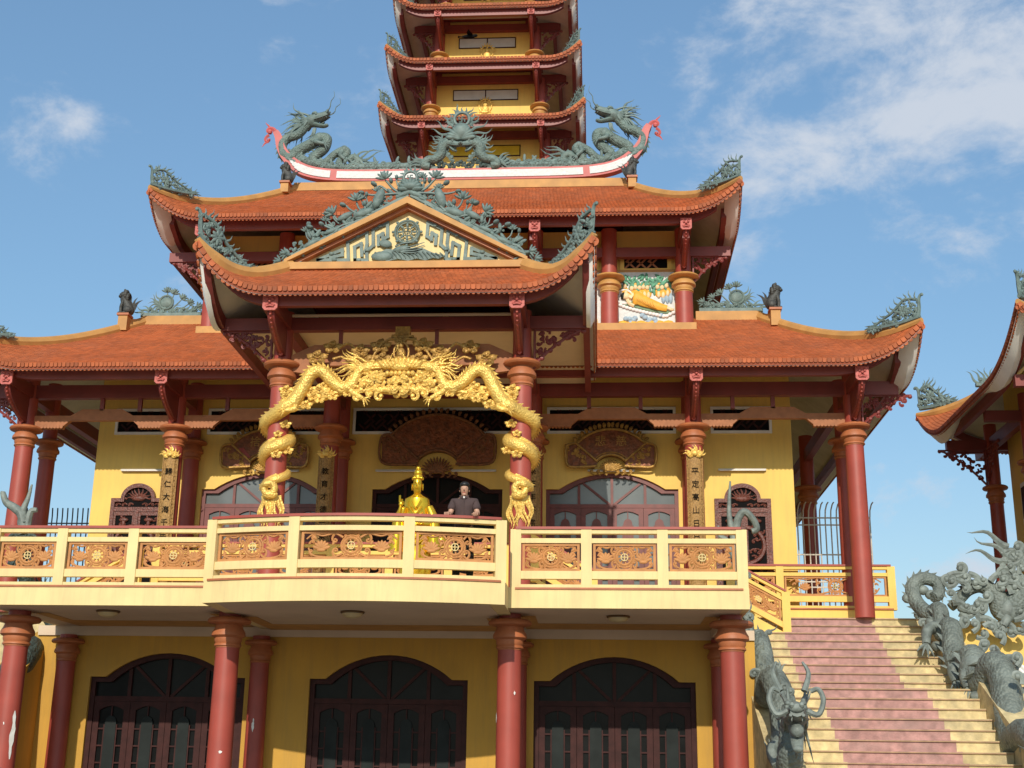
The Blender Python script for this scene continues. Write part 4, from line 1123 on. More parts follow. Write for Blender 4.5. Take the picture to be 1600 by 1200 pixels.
# ================================================================== FAN BOARDS
def fan_board(cx, zc, W, H, lb, chars, red=False, cmat='goldold'):
    t = thing('fan_board', lb, 'sign board', 'fan-shaped carved boards')
    Y = WY-.12; R1 = W*.52; R0_ = W*.20; cz = zc-H*.5-.12*W
    def sec(r0,r1,a0,a1,y0,dy,m,mb):
        N = 14
        for i in range(N):
            a = a0+(a1-a0)*i/N; b_ = a0+(a1-a0)*(i+1)/N
            mb.prism([(cx+r0*sin(a)*1.0,y0,cz+r0*cos(a)),(cx+r0*sin(b_)*1.0,y0,cz+r0*cos(b_)),(cx+r1*sin(b_)*1.0,y0,cz+r1*cos(b_)),(cx+r1*sin(a)*1.0,y0,cz+r1*cos(a))],(0,dy,0),m)
    b_ = MB(); A = .85
    sec(R0_,R1,-A,A,Y-.05,.12,None,b_); p = b_.build('board','board',t)
    m_ = MB()
    for s in (-1,1):   # scroll ends
        fr = Fr((cx,Y-.03,cz))
        pts = []
        x0 = R0_*sin(A)*1.0*s; z0 = R0_*cos(A); x1 = R1*sin(A)*1.0*s; z1 = R1*cos(A)
        m_.prism([(cx+x0,Y-.07,cz+z0-.02),(cx+x1,Y-.07,cz+z1),(cx+x1+s*.22,Y-.07,cz+z1-.08),(cx+x1+s*.20,Y-.07,cz+z1-.5*H),(cx+x0+s*.34,Y-.07,cz+z0-.12),(cx+x0+s*.08,Y-.07,cz+z0-.16)],(0,.12,0),'board')
        if red: m_.prism([(cx+x0-s*.0,Y-.09,cz+z0+.12),(cx+x0+s*.17,Y-.09,cz+z0+.10),(cx+x1-s*.16,Y-.09,cz+z1-.14),(cx+x1-s*.34,Y-.09,cz+z1-.10)],(0,.02,0),'boardred')
        m_.tube([(cx+x0,Y-.1,cz+z0),(cx+x1,Y-.1,cz+z1)],.03,6)
        m_.tube(cr([(cx+x1,Y-.1,cz+z1),(cx+x1+s*.24,Y-.1,cz+z1-.1),(cx+x1+s*.2,Y-.1,cz+z1-.5*H),(cx+x0+s*.34,Y-.1,cz+z0-.14),(cx+x0,Y-.1,cz+z0-.12)],5),.035,6)
        rnd = random.Random(int(cx*3)+s)
        for k in range(16):
            q = rnd.uniform(.05,1); aa = x0+(x1-x0)*q+s*rnd.uniform(.08,.26); zz = z0+(z1-z0)*q-rnd.uniform(.02,.2)
            curl(m_,fr,aa,zz,rnd.uniform(0,6),.28,.022,rnd.choice((-1,1)),None,.05)
    for rr in (R0_+.03,R1-.03):
        m_.tube([(cx+rr*sin(a)*1.0,Y-.07,cz+rr*cos(a)) for a in [-A+2*A*k/20 for k in range(21)]],.035,6)
    m_.tube([(cx+(R0_+.1)*sin(a)*1.0,Y-.06,cz+(R0_+.1)*cos(a)) for a in [-A+2*A*k/20 for k in range(21)]],.015,6)
    m_.build('border',cmat,t,True)
    c = MB(); fr = Fr((cx,Y-.06,cz))
    # lower fan carving and crown
    for i in range(13):
        a = -1.25+2.5*i/12; leaf(c,fr,0,.06,pi/2-a,R0_*.72,.07,None,.0,.5)
    for s in (-1,1):
        for k in range(3): curl(c,fr,s*(.1+.17*k),-.04,pi/2-s*1.3,.36,.025,s)
        for k in range(9):
            a = s*(k+.5)/9*A; rr = R1+.03; curl(c,fr,rr*sin(a)*1.0,rr*cos(a),pi/2-a+s*.8,.26,.03,-s); 
            flame(c,fr,rr*sin(a)*1.0,rr*cos(a),pi/2-a,.14,.03,.7)
    c.build('carving',cmat,t,True)
    if chars:
        for i,ch in enumerate(chars):
            a = (i-(len(chars)-1)/2)*.62; rr = (R0_+R1)*.53
            text_mesh(ch, (cx+rr*sin(a)*1.0,Y-.06,cz+rr*cos(a)), .30, 'goldold', t, 'character')
    else:
        rnd = random.Random(5); r_ = MB()
        for k in range(46):
            a = rnd.uniform(-.75,.75); rr = rnd.uniform(R0_+.14,R1-.12)
            curl(r_,fr,rr*sin(a)*1.0,rr*cos(a),rnd.uniform(0,6),.24,.02,rnd.choice((-1,1)),None,.01)
        r_.build('relief','board',t,True)
    return t
def text_mesh(ch, pos, size, m, parent, name, depth=.01, rotz=0):
    c = bpy.data.curves.new(name,'FONT'); c.body = ch; c.size = size; c.extrude = depth; c.align_x = 'CENTER'; c.align_y = 'CENTER'
    o = bpy.data.objects.new('tmp', c); COL.objects.link(o); bpy.context.view_layer.update()
    me = bpy.data.meshes.new_from_object(o.evaluated_get(bpy.context.evaluated_depsgraph_get())); COL.objects.unlink(o); bpy.data.objects.remove(o); bpy.data.curves.remove(c)
    me.materials.clear(); me.materials.append(MATS[m])
    me.transform(Matrix.Translation(V(pos)) @ Matrix.Rotation(rotz,4,'Z') @ Matrix.Rotation(pi/2,4,'X'))
    q = bpy.data.objects.new(name, me); COL.objects.link(q); q.parent = parent; return q
fan_board(0,10.2,3.25,1.5,'large dark red carved fan-shaped board over the central door','',False,'carvedwood')
fan_board(4.56,10.0,2.35,1.2,'carved fan-shaped board with two golden characters right of the centre','悲慈')
fan_board(-4.62,10.0,2.35,1.2,'carved fan-shaped board with red end panels left of the centre','捨喜',True)

# ================================================================== COUPLET PLAQUES
def couplet(x, chars, lb, y=31.7, r=.235):
    t = thing('couplet_plaque', lb, 'plaque', 'gilded plaques on the columns')
    z0, z1 = 6.0, 9.20; mb = MB(); N = 8; A = .78
    vs = []; 
    for zz in (z0,z1):
        for i in range(N+1):
            a = -A+2*A*i/N; vs.append((x+(r+.03)*sin(a),y-(r+.03)*cos(a),zz))
    for zz in (z0,z1):
        for i in range(N+1):
            a = -A+2*A*i/N; vs.append((x+r*.9*sin(a),y-r*.9*cos(a),zz))
    n = N+1
    fs = [(i,i+1,n+i+1,n+i) for i in range(N)]+[(i,2*n+i,2*n+i+1,i+1) for i in range(N)]+[(n+i,n+i+1,3*n+i+1,3*n+i) for i in range(N)]+[(0,n,3*n,2*n),(n-1,3*n-1,4*n-1,2*n-1)]
    mb.add(vs,fs); mb.build('board','goldplq' if 'goldplq' in M else 'gold',t,True)
    bd = MB()
    for a in (-.78,.78,-.46,.46):
        bd.tube([(x+(r+.035)*sin(a),y-(r+.035)*cos(a),z0),(x+(r+.035)*sin(a),y-(r+.035)*cos(a),z1-(.12 if abs(a)<.6 else 0))],.014,5)
    zz = z0+.1
    rnd = random.Random(int(x*10))
    while zz < z1:
        for a in (-.62,.62):
            fr = Fr((x+(r+.035)*sin(a),y-(r+.035)*cos(a),zz),(cos(a),sin(a),0),(0,0,1),(sin(a),-cos(a),0)); curl(bd,fr,0,0,rnd.uniform(0,6),.13,.012,rnd.choice((-1,1)))
        zz += .1
    bd.build('border','goldplq',t,True)
    c = MB(); fr = Fr((x,y-r-.04,z1))
    for s in (-1,1):
        for q,aa in enumerate((.15,.5,.95,1.35)): flame(c,fr,s*.03*q,.0,pi/2-s*aa,.26-.02*q,.04,1.0,1,None,0,.14)
        curl(c,fr,s*.12,.0,pi/2-s*1.2,.22,.035,s); curl(c,fr,s*.05,-.02,pi/2-s*2.0,.25,.035,s)
    flame(c,fr,0,0,pi/2,.28,.05,1); c.ell(fr(0,.04,.02),(.10,.04,.07)); c.build('crown','gold',t,True)
    for i,ch in enumerate(chars):
        text_mesh(ch,(x,y-r-.045,z1-.42-i*.325),.19,'black',t,'character',.006)
mat('goldplq',(.36,.20,.06),.55,metal=.1,var=.35,scale=25,bump=.8,bscale=40,dirt=.35,dirtcol=(.25,.12,.05))
couplet(6.6,'平定高山日日叢紫','gilded plaque with black characters on the right front column',)
couplet(-6.6,'歸仁大海千年碧波','gilded plaque with black characters on the left front column')
couplet(-2.6,'教育才德一東','shaded gilded plaque on the inner column left of the centre')
couplet(2.6,'來正年不宗','shaded gilded plaque on the inner column right of the centre')

# ================================================================== PEDIMENT ORNAMENT
po = thing('pediment_relief','grey-green wheel held by a hand over waves with key-pattern bands in the gable','relief')
Y = 26.66; fr = Fr((0,Y,12.40))
def q2(px,py,Yv=26.6): p = at(px,py,Yv); return (p.x, p.z-12.40)
def pc_(cx,cy): return q2(460+cx/4.444, 290+cy/4.444)      # coordinates in the enlarged crop
wc = pc_(783,322); wb = MB()
for rr,t in ((.275,.028),(.225,.014),(.10,.014)): wb.tube([fr(wc[0]+rr*cos(a)*.98,wc[1]+rr*sin(a)*.98,.06) for a in [2*pi*k/32 for k in range(33)]],t,6)
wb.build('wheel','bronze',po,True)
sp_ = MB()
for k in range(8):
    a = k*pi/4; sp_.tube([fr(wc[0]+cos(a)*.11,wc[1]+sin(a)*.11,.06),fr(wc[0]+cos(a)*.23,wc[1]+sin(a)*.23,.06)],.012,5)
    leaf(sp_,fr,wc[0]+cos(a)*.11,wc[1]+sin(a)*.11,a,.10,.06,None,.06,.4); sp_.ell(fr(wc[0]+cos(a)*.315,wc[1]+sin(a)*.315,.06),(.034,.03,.034))
def manji(mb,fr,a,b,k,t,c):
    def bar(a0,b0,a1,b1): mb.tube([fr(a+a0*k,b+b0*k,c),fr(a+a1*k,b+b1*k,c)],t,4)
    bar(-1,0,1,0); bar(0,-1,0,1); bar(1,0,1,-1); bar(-1,0,-1,1); bar(0,1,1,1); bar(0,-1,-1,-1)
manji(sp_,fr,wc[0],wc[1],.05,.009,.06); sp_.build('spokes','bronze',po,True)
hb = MB()
hb.ell(fr(*pc_(612,490),.05),(.26,.06,.12),None,16,8); hb.ell(fr(*pc_(632,402),.05),(.15,.05,.095),None,14,8,Matrix.Rotation(.25,3,'Y'))
hb.ell(fr(*pc_(745,442),.06),(.20,.06,.085),None,12,8,Matrix.Rotation(-.15,3,'Y'))
for i,(e0,e1) in enumerate((((720,440),(905,395)),((740,448),(905,415)),((740,455),(890,440)),((740,462),(870,462)))):
    hb.tube(cr([fr(*pc_(*e0),.08),fr(*pc_((e0[0]+e1[0])/2,(e0[1]+e1[1])/2+10),.1),fr(*pc_(*e1),.08)],5),taper(11,.026,.008),6)
hb.tube(cr([fr(*pc_(700,425),.08),fr(*pc_(760,405),.1),fr(*pc_(840,395),.08)],4),taper(9,.024,.008),6)
tl = [pc_(*c) for c in ((640,440),(760,450),(880,430),(960,465),(1045,485),(1000,508),(960,500),(910,520),(850,505),(790,522),(720,508),(650,525),(570,515),(535,490))]
for i in range(1,len(tl)-3): pass
P_ = [fr(x,y,-.005) for x,y in tl]; hb.prism(P_,fr.n*.07)
for k in range(16):
    x = 560+30*k; hb.tube(cr([fr(*pc_(x,465+6*sin(k)),.08),fr(*pc_(x+25,488),.085),fr(*pc_(x+34,508),.075)],3),taper(7,.018,.008),5)
hb.build('hand_and_wave','bronze',po,True)
km = MB()
KP = [[(160,512),(330,440),(330,478),(250,494)],[(160,512),(372,512),(368,385),(500,318),(502,398)],[(502,398),(490,452),(520,432),(545,410),(545,300),(645,255),(645,350),(615,370)],
      [(418,512),(416,422),(462,398),(466,480)],[(418,512),(502,512),(500,455)],[(582,405),(582,345),(612,328),(612,375)]]
for s in (1,-1):
    for poly in KP:
        pts = []
        for (x,y) in poly:
            a,b_ = pc_(x,y); a = a if s>0 else 2*wc[0]-a; pts.append((a,b_))
        for i in range(len(pts)-1):
            p0 = fr(*pts[i],.0); p1 = fr(*pts[i+1],.0)
            if (p1-p0).length < .03: continue
            d = (p1-p0).normalized(); nn = V((-d.z,0,d.x))*.036; dd = d*.036
            km.prism([p0-nn-dd,p1-nn+dd,p1+nn+dd,p0+nn-dd],fr.n*(.03+.0012*i))
    for (x,y) in ((255,470),(435,350),(590,278),(275,512),(445,514),(505,445)):
        a,b_ = pc_(x,y); a = a if s>0 else 2*wc[0]-a; km.ell(fr(a,b_,.04),(.06,.03,.045))
km.build('key_pattern','bronze',po,True)
# vines over the gable
vn = thing('gable_vines','grey-green lotus vines with buds climbing both slopes of the front gable to a flaming disc','roof ornament')
YV = 26.5; frv = Fr((0,YV,0))
def g2(px,py): p = at(px,py,YV); return (p.x,p.z)
def gc(cx,cy): return g2(480+cx/4.706, 240+cy/4.706)
APX = gc(755,300)[0]
VN = dict(stems=[[(745,300),(640,300),(560,310),(500,350),(470,400)],[(745,300),(650,270),(590,210),(575,195)],[(700,290),(620,290),(545,240),(515,240)],[(640,300),(540,300),(480,305),(425,295)],
  [(560,350),(500,420),(440,450),(380,400),(362,355)],[(500,440),(440,430),(425,395)],[(470,460),(380,450),(320,420),(290,390)],[(400,480),(300,470),(230,490),(195,450)],[(350,510),(270,530),(200,560),(130,535)],
  [(250,560),(180,600),(100,580),(48,550)],[(210,590),(130,630),(60,660),(0,690)],[(90,650),(0,690),(-60,700),(-110,760),(-40,800)],[(20,700),(-60,740),(-130,760)],[(-20,730),(-120,740),(-180,800)]],
  buds=[((575,195),1.9,.2,1),((515,240),2.6,.17,0),((425,295),3.0,.15,0),((362,355),1.6,.2,1),((425,395),1.6,.16,0),((290,390),2.8,.17,0),((195,450),2.4,.2,1),((130,535),2.6,.16,0),((48,550),2.9,.17,0),((-110,760),2.8,.15,0),((-150,745),3.0,.16,1),((-190,800),3.2,.17,1),((620,225),1.7,.15,0)],
  leaves=[((560,260),-1.9,.55,.24),((340,470),.35,.5,.2),((220,500),.5,.42,.16),((260,560),.2,.45,.12),((480,480),.6,.4,.13),((650,330),.4,.45,.13),((-30,700),.5,.45,.14),((120,600),.4,.4,.12)])
for s in (-1,1):
    def mx(c): 
        a,b_ = gc(*c); return ((a if s<0 else 2*APX-a), b_)
    sb = MB(); 
    # running band along the rake
    A_ = mx((745,310)); B_ = mx((-125,768)); 
    n = 34
    for i in range(n):
        k = i/(n-1); a = A_[0]+(B_[0]-A_[0])*k; b_ = A_[1]+(B_[1]-A_[1])*k
        leaf(sb,frv,a,b_+random.uniform(-.02,.05),random.uniform(0,6),random.uniform(.14,.24),.09,None,random.uniform(-.03,.05),.5)
    sb.tube([frv(A_[0],A_[1]),frv(B_[0],B_[1])],.075,6)
    for st_ in VN['stems']:
        stem(sb,frv,[mx(c) for c in st_],.036,.022,None,random.uniform(-.03,.06))
    sb.build('stems','bronze',vn,True)
    bb = MB()
    for c,a,sz,op in VN['buds']: bud(bb,frv,*mx(c),(a if s<0 else pi-a),sz,None,.03,op)
    bb.build('buds','bronze',vn,True)
    lb_ = MB()
    for c,a,Ls,ws in VN['leaves']: leaf(lb_,frv,*mx(c),(a if s<0 else pi-a),Ls,ws,None,.05,.35)
    for k in range(70):
        q = random.uniform(.02,.98); a = A_[0]+(B_[0]-A_[0])*q; b_ = A_[1]+(B_[1]-A_[1])*q+random.uniform(.04,.24)
        if k % 3 == 0: leaf(lb_,frv,a,b_,random.uniform(.3,2.8),.22,.09,None,random.uniform(-.03,.05),.4)
        if k % 7 == 0:
            stem(lb_,frv,[(a,b_),(a+s*.12,b_+.12),(a+s*.16,b_+.26)],.022,.014); bud(lb_,frv,a+s*.16,b_+.25,1.5,.13,None,0,k%2==0)
        curl(lb_,frv,a,b_,random.uniform(.3,2.8),.24,.02,random.choice((-1,1)),None,random.uniform(-.04,.05))
    lb_.build('leaves','bronze',vn,True)
def sun_disc(root, fr, a, b, r, seed=0, rays=15, m='bronze'):
    mb = MB(); rnd = random.Random(seed)
    mb.tube([fr(a+r*cos(x),b+r*sin(x),.04) for x in [2*pi*k/28 for k in range(29)]],r*.22,7)
    manji(mb,fr,a,b,r*.38,r*.09,.04); mb.build('disc',m,root,True)
    fl = MB()
    for k in range(rays):
        x = -.5+(pi+1.0)*k/(rays-1); flame(fl,fr,a+r*cos(x),b+r*sin(x),x,r*rnd.uniform(.9,1.7),r*.2,1.0,k*1.7,None,0,.12)
    fl.build('flames',m,root,True)
dc = gc(760,182); sun_disc(vn,frv,dc[0],dc[1],.15,1,13)
lb_ = MB(); lc = gc(760,235)
for k in range(9): leaf(lb_,frv,lc[0],lc[1]-.12,pi/2+(k-4)*.38,.30,.13,None,.05,.6)
lb_.ell(frv(lc[0],lc[1]-.04,.02),(.24,.14,.12),None,12,8); lb_.build('lotus','bronze',vn,True)
for a in range(1): pass

# ================================================================== RIDGE DRAGONS, CENTRE PIECE
YR = 36.4
def rp_(o,sc,c): p = at(o[0]+c[0]/sc, o[1]+c[1]/sc, YR); return p
path = [(585,262),(520,320),(440,400),(330,440),(272,510),(290,610),(370,645),(430,580),(560,510),(665,445),(735,450),(715,540),(640,610),(590,660),(650,715),(730,690),(820,610),(920,560),(950,600),(890,660),(870,720),(950,765),(1040,735),(1065,680),(1015,640),(970,680)]
for s in (-1,1):
    root = thing('ridge_dragon','grey-green coiled dragon with raised head on the %s end of the top roof ridge' % ('left' if s<0 else 'right'),'dragon statue','dragons on the top ridge')
    P_ = [rp_((400,150),6.667,c) for c in path]
    if s > 0: P_ = [V((-p.x+.03,p.y,p.z)) for p in P_]
    tp = P_[-1]; tf = Fr(tp,(-s,0,0) if 0 else (1,0,0))
    dragon(root,P_,.155,(-s*.95,-.2,.22),(0,0,1),.80,'bronze_scale','bronze',tail=(tf,0 if s<0 else pi,1.15,9,1.0),
        legs=[(.36,(s*.2,-.5,-.5),(-s*.9,-.1,-.3),.6),(.20,(-s*.5,-.3,-.6),(-s*.7,0,-.3),.55),(.68,(s*.3,-.3,-.6),(-s*.5,-.1,-.6),.5)],nmane=15,rtail=.95,manespread=1.0)
    cb = MB(); frr = Fr((0,YR-.02,0)); rnd = random.Random(5+s)
    for k in range(44):
        x = s*(.9+4.3*k/43); zb = 19.56+max(0,(abs(x)-3.6))**2*.16
        cb.ell((x,YR,zb+.04),(.15,.13,.13),None,8,5); curl(cb,frr,x,zb,rnd.uniform(.3,2.8),rnd.uniform(.3,.5),.04,rnd.choice((-1,1)),None,.08)
        if k % 2: leaf(cb,frr,x,zb+.1,rnd.uniform(0,3),.3,.1,None,.05)
    cb.tube(cr([(s*.5,YR,19.52),(s*2,YR,19.52),(s*3.6,YR,19.56),(s*4.6,YR,19.78),(s*5.2,YR,20.15)],5),.10,6)
    cb.build('cloud_base','bronze',root,True)
cp = thing('ridge_sun_ornament','grey-green flaming sun disc on a lotus at the middle of the top ridge','roof ornament')
frc = Fr((0,36.3,0))
def cc_(cx,cy): p = at(620+cx/8,150+cy/8,36.3); return (p.x,p.z)
c0 = cc_(815,300); sun_disc(cp,frc,c0[0],c0[1],.235,3,13)
lm = MB(); c1 = cc_(810,470)
lm.ell(frc(c1[0],c1[1],.05),(.32,.25,.33),None,14,10)
for k in range(11): leaf(lm,frc,c1[0],c1[1]-.28,pi/2+(k-5)*.28,.5,.16,None,.18,.5)
lm.build('lotus','bronze',cp,True)
rm = MB()
for s in (-1,1):
    for (x,y,a,Ls) in ((920,380,.9,.45),(940,430,.55,.6),(950,480,.25,.65),(950,520,.0,.55),(900,350,1.1,.4),(1040,600,.6,.5),(1060,660,.3,.4),(1080,700,.1,.4)):
        q = cc_(x,y); xx = q[0]-c0[0]; flame(rm,frc,c0[0]+s*xx,q[1],a if s>0 else pi-a,Ls,.045,1.0,s*.8,None,.02,.13)
    for (x,y) in ((560,860),(690,870),(800,850),(900,880),(980,820),(1080,850)):
        q = cc_(x,y); cloud(rm,frc,q[0],q[1],.2,None,.02)
    for (x,y,a) in ((860,700,.5),(900,760,-.3),(1000,760,.8),(880,820,.2)):
        q = cc_(x,y); curl(rm,frc,c0[0]+s*(q[0]-c0[0]),q[1],a if s>0 else pi-a,.5,.05,s,None,.05)
rm.build('rays','bronze',cp,True)
for s in (-1,1):
    def mq(c): q = cc_(*c); return frc(c0[0]+s*(q[0]-c0[0]),q[1],.05)
    b_ = MB(); pth = cr([mq(c) for c in ((960,590),(1040,640),(1050,730),(1120,790),(1210,800),(1260,860),(1180,880))],6); b_.tube(pth,taper(len(pth),.17,.12),10); b_.build('dragon_body','bronze_scale',cp,True)
    h,_,_,_ = head_mesh(mq((950,600)),(-s*.8,-.35,-.35),(0,-.1,1),.52,'bronze',.3); h.build('dragon_head','bronze',cp,True)
    f_ = MB(); 
    for k in range(5): q = mq((1240,830)); ff = Fr(q); flame(f_,ff,0,0,(.2+.25*k-.5) if s>0 else pi-(.2+.25*k-.5),.5,.05,1,k)
    for k in range(6): q = mq((1020,600)); ff = Fr(q); flame(f_,ff,0,0,(1.2-.35*k) if s>0 else pi-(1.2-.35*k),.4,.045,1,k)
    f_.build('mane','bronze',cp,True)

# ================================================================== ROOF CORNER SCROLLS
def corner_scroll(rf, s, size, kend, lb, seed, grp):
    tip = rf.P('f',0 if s<0 else 1,0); X = V((-s,1,0)).normalized(); n = V((s*1,1,0)); n = X.cross(V((0,0,1))).normalized()
    fr = Fr((tip.x,tip.y,0),X,(0,0,1),n if n.y < 0 else -n); fm = MB()
    def base(k):
        q = rf.P('f',0 if s<0 else 1,k*kend); return ((q-tip).dot(fr.x), q.z+.12)
    scroll_finial(fm, fr, lambda k: base(.03+k*.97), size, seed)
    o = fm.build('roof_finial','bronze',None,True); tag(o, lb, 'roof ornament', grp)
corner_scroll(por,-1,1.25,.52,'grey-green scroll on the left tip of the front porch roof',1,'scrolls on the roof corners')
corner_scroll(por,1,1.25,.52,'grey-green scroll on the right tip of the front porch roof',2,'scrolls on the roof corners')
corner_scroll(midr,-1,1.1,.26,'grey-green scroll on the left tip of the upper roof',3,'scrolls on the roof corners')
corner_scroll(midr,1,1.1,.26,'grey-green scroll on the right tip of the upper roof',4,'scrolls on the roof corners')
corner_scroll(mainr,-1,1.15,.26,'grey-green scroll on the left tip of the lower main roof',5,'scrolls on the roof corners')
corner_scroll(mainr,1,1.15,.26,'grey-green scroll on the right tip of the lower main roof',6,'scrolls on the roof corners')
# flaming lotus ornaments on the short ridges
for s in (-1,1):
    t = thing('ridge_ornament','grey-green flaming wheel with lotus buds on the %s end of the lower main roof' % ('left' if s<0 else 'right'),'roof ornament','flaming wheels on the lower roof ridge')
    fr = Fr((s*8.05,34.3,13.98),(s,0,0),(0,0,1),(0,-1,0)); mb = MB()
    mb.ell(fr(.05,.42,.0),(.20,.07,.17),None,14,8); mb.tube([fr(.05+.2*cos(x),.42+.2*sin(x),.03) for x in [2*pi*k/20 for k in range(21)]],.03,6)
    mb.build('disc','bronze',t,True); mb = MB()
    for (x,y,a) in ((.05,.6,1.55),(-.10,.55,1.9),(-.3,.42,2.3),(-.5,.3,2.5),(-.75,.2,2.7),(-.6,.1,2.8)):
        stem(mb,fr,[(x+.15,y-.15),(x,y),(x+cos(a)*.15,y+sin(a)*.15)],.025,.015); bud(mb,fr,x+cos(a)*.12,y+sin(a)*.12,a,.17,None,.0,True)
    mb.build('buds','bronze',t,True); mb = MB()
    for k in range(16): flame(mb,fr,.62-k*.09,.06+.1*(k%2),.35 if k < 4 else pi-.5+random.uniform(-.2,.2),.42,.04,1,k)
    for k in range(9): flame(mb,fr,.1,.35,.9-.25*k,.5,.045,1.1,k)
    mb.tube([fr(-1.0,.04),fr(.75,.04)],.09,6)
    for k in range(8): curl(mb,fr,-.8+.18*k,.12,random.uniform(.5,2.6),.35,.035,random.choice((-1,1)),None,.03)
    mb.build('flames','bronze',t,True)
# guardian lions
def lion(p, s, lb, m='darkstone', k=1.0):
    t = thing('guardian_lion', lb, 'lion statue', 'guardian lions on the roof posts'); p = V(p)
    def P(a,b,c): return p+V((s*a*k,-c*k,b*k))     # a outward, b up, c toward the viewer
    mb = MB()
    mb.tube(cr([P(-.12,.12,0),P(-.06,.30,0),P(.04,.46,0),P(.07,.56,0)],5),taper(16,.17*k,.12*k),10)
    mb.ell(P(.02,.40,.0),(.15*k,.13*k,.17*k),None,10,7); mb.ell(P(-.12,.14,0),(.17*k,.16*k,.15*k),None,10,7)
    mb.build('body',m,t,True)
    h = MB(); h.ell(P(.08,.64,0),(.13*k,.12*k,.12*k),None,10,8); h.ell(P(.18,.60,0),(.08*k,.08*k,.06*k),None,8,6)
    for q in (-1,1): h.ell(P(.04,.76,q*.09),(.04*k,.03*k,.05*k),None,6,4); h.ell(P(.19,.66,q*.05),(.025*k,)*3,None,6,4)
    h.build('head',m,t,True)
    mn = MB()
    for i in range(16):
        a = i*pi/8; mn.ell(P(.0,.62+.13*sin(a),.13*cos(a)),(.06*k,.05*k,.06*k),None,6,4); mn.ell(P(-.07,.52+.13*sin(a),.12*cos(a)),(.06*k,.05*k,.06*k),None,6,4)
    mn.build('mane',m,t,True)
    for q in (-1,1):
        l = MB(); l.tube(cr([P(.06,.42,q*.09),P(.11,.22,q*.10),P(.10,.03,q*.10)],4),taper(9,.06*k,.045*k),8); l.ell(P(.14,.03,q*.10),(.07*k,.05*k,.04*k),None,8,5); l.build('front_leg',m,t,True)
        l = MB(); l.ell(P(-.10,.12,q*.13),(.13*k,.07*k,.12*k),None,8,6); l.ell(P(.0,.03,q*.14),(.09*k,.05*k,.035*k),None,8,5); l.build('hind_leg',m,t,True)
    tl = MB()
    fr = Fr(P(-.25,.15,0),(s,0,0),(0,0,1),(0,-1,0))
    for a in (1.4,1.8,2.2): flame(tl,fr,0,0,a,.42*k,.06*k,.8,a)
    tl.build('tail',m,t,True)
for i,(p,lb) in enumerate(zip(LIONS,('dark guardian lion on the left post of the lower main roof','dark guardian lion on the right post of the lower main roof','dark guardian lion on the left post of the upper roof','dark guardian lion on the right post of the upper roof'))):
    lion(p, -1 if i%2==0 else 1, lb, 'darkstone', .92 if i < 2 else .85)

# ================================================================== GOLD DRAGONS
YA = 26.12
CLX = 2.6
for s in (-1,1):
    root = thing('gold_dragon','gilded dragon winding round the %s porch column with its head on the arch' % ('left' if s<0 else 'right'),'dragon statue','gilded dragons on the porch columns')
    pts = []
    for c in ((585,318),(545,325),(522,365),(490,412),(440,418),(395,385),(345,335),(290,345),(245,420),(195,495),(150,525)):
        p = at(400+c[0]/3.333,480+c[1]/3.333,YA); pts.append(V((p.x,YA,p.z)))
    # helix
    zt = pts[-1].z
    cx = -2.6
    a0 = -pi*.72; turns = 2.05; R = .245; N = 26; zb = 7.28
    hel = []
    for i in range(N+1):
        k = i/N; a = a0 - k*turns*2*pi
        hel.append(V((cx+R*cos(a),26.5+R*sin(a),(zt-.15)+(zb-zt+.15)*k)))
    pts = pts+hel[1:]
    e = pts[-1]
    # closing loop in front of the column
    lc = V((-2.62,26.5-.31,7.22))
    for a in [pi*.75-k*.7 for k in range(9)]: pts.append(lc+V((.115*cos(a),-.03,.115*sin(a))))
    if s > 0: pts = [V((-p.x,p.y,p.z)) for p in pts]
    fr = Fr((s*2.62,26.17,7.08))
    dragon(root,pts,.138,(-s,-.12,.02),(0,0,1),.56,'gold','gold',tail=None,legs=[(.075,(-s*.6,-.25,-.6),(-s*.9,-.1,-.55),.46),(.20,(-s*.2,-.3,-.5),(s*.8,0,-.15),.42),(.37,(s*.5,-.5,-.6),(s*.1,-.2,-1),.6)],fins=True,rtail=.60,nmane=11,manespread=.9,pn=4)
    tb = MB()
    for i in range(11):
        k = (i-5)/5; xx = s*2.6+.17*k*1.0; yy = 26.5-math.sqrt(max(.01,.27**2-(.17*k)**2)); f2 = Fr((xx,yy+.02,7.1)); flame(tb,f2,0,0,-pi/2+k*.13,.56+.16*(i%3)*.6,.042,1.15,i*1.1,None,0,.10)
    tb.ell((s*2.6,26.17,7.1),(.17,.08,.10),None,12,6); tb.build('tail_tuft','gold',root,True)
    cb = MB()
    for (px,py,sc_) in ((150,425,.16),(150,455,.13),(100,760,.13),(155,735,.12),(120,710,.10),(330,430,.17),(300,465,.15),(370,455,.15),(260,510,.14),(225,500,.12),(285,440,.14),(330,480,.12),(400,465,.12),(350,410,.12),(460,440,.12),(380,440,.13),(145,600,.13),(110,655,.10)):
        p = at(400+px/3.333,480+py/3.333,YA+.02); x = p.x
        yy = YA+.05
        if px < 200: yy = 26.5-math.sqrt(max(.02,.27**2-(min(.26,abs(x+2.6)))**2))
        f2 = Fr((x if s<0 else -x,yy,p.z)); cloud(cb,f2,0,0,sc_*1.2,None,.03)
    cb.tube(cr([at(400+x/3.333,480+y/3.333,YA+.1) if s<0 else (lambda q:V((-q.x,q.y,q.z)))(at(400+x/3.333,480+y/3.333,YA+.1)) for x,y in ((230,520),(300,490),(380,470),(440,450))],5),.05,6)
    cb.build('clouds','gold',root,True)
ga = thing('gold_arch','gilded cloud carving with a small seated Buddha at the top of the porch arch','carving')
mb = MB()
def gA(cx,cy,Yv=YA): p = at(400+cx/3.333,480+cy/3.333,Yv); return p
fg = Fr((0,YA,0))
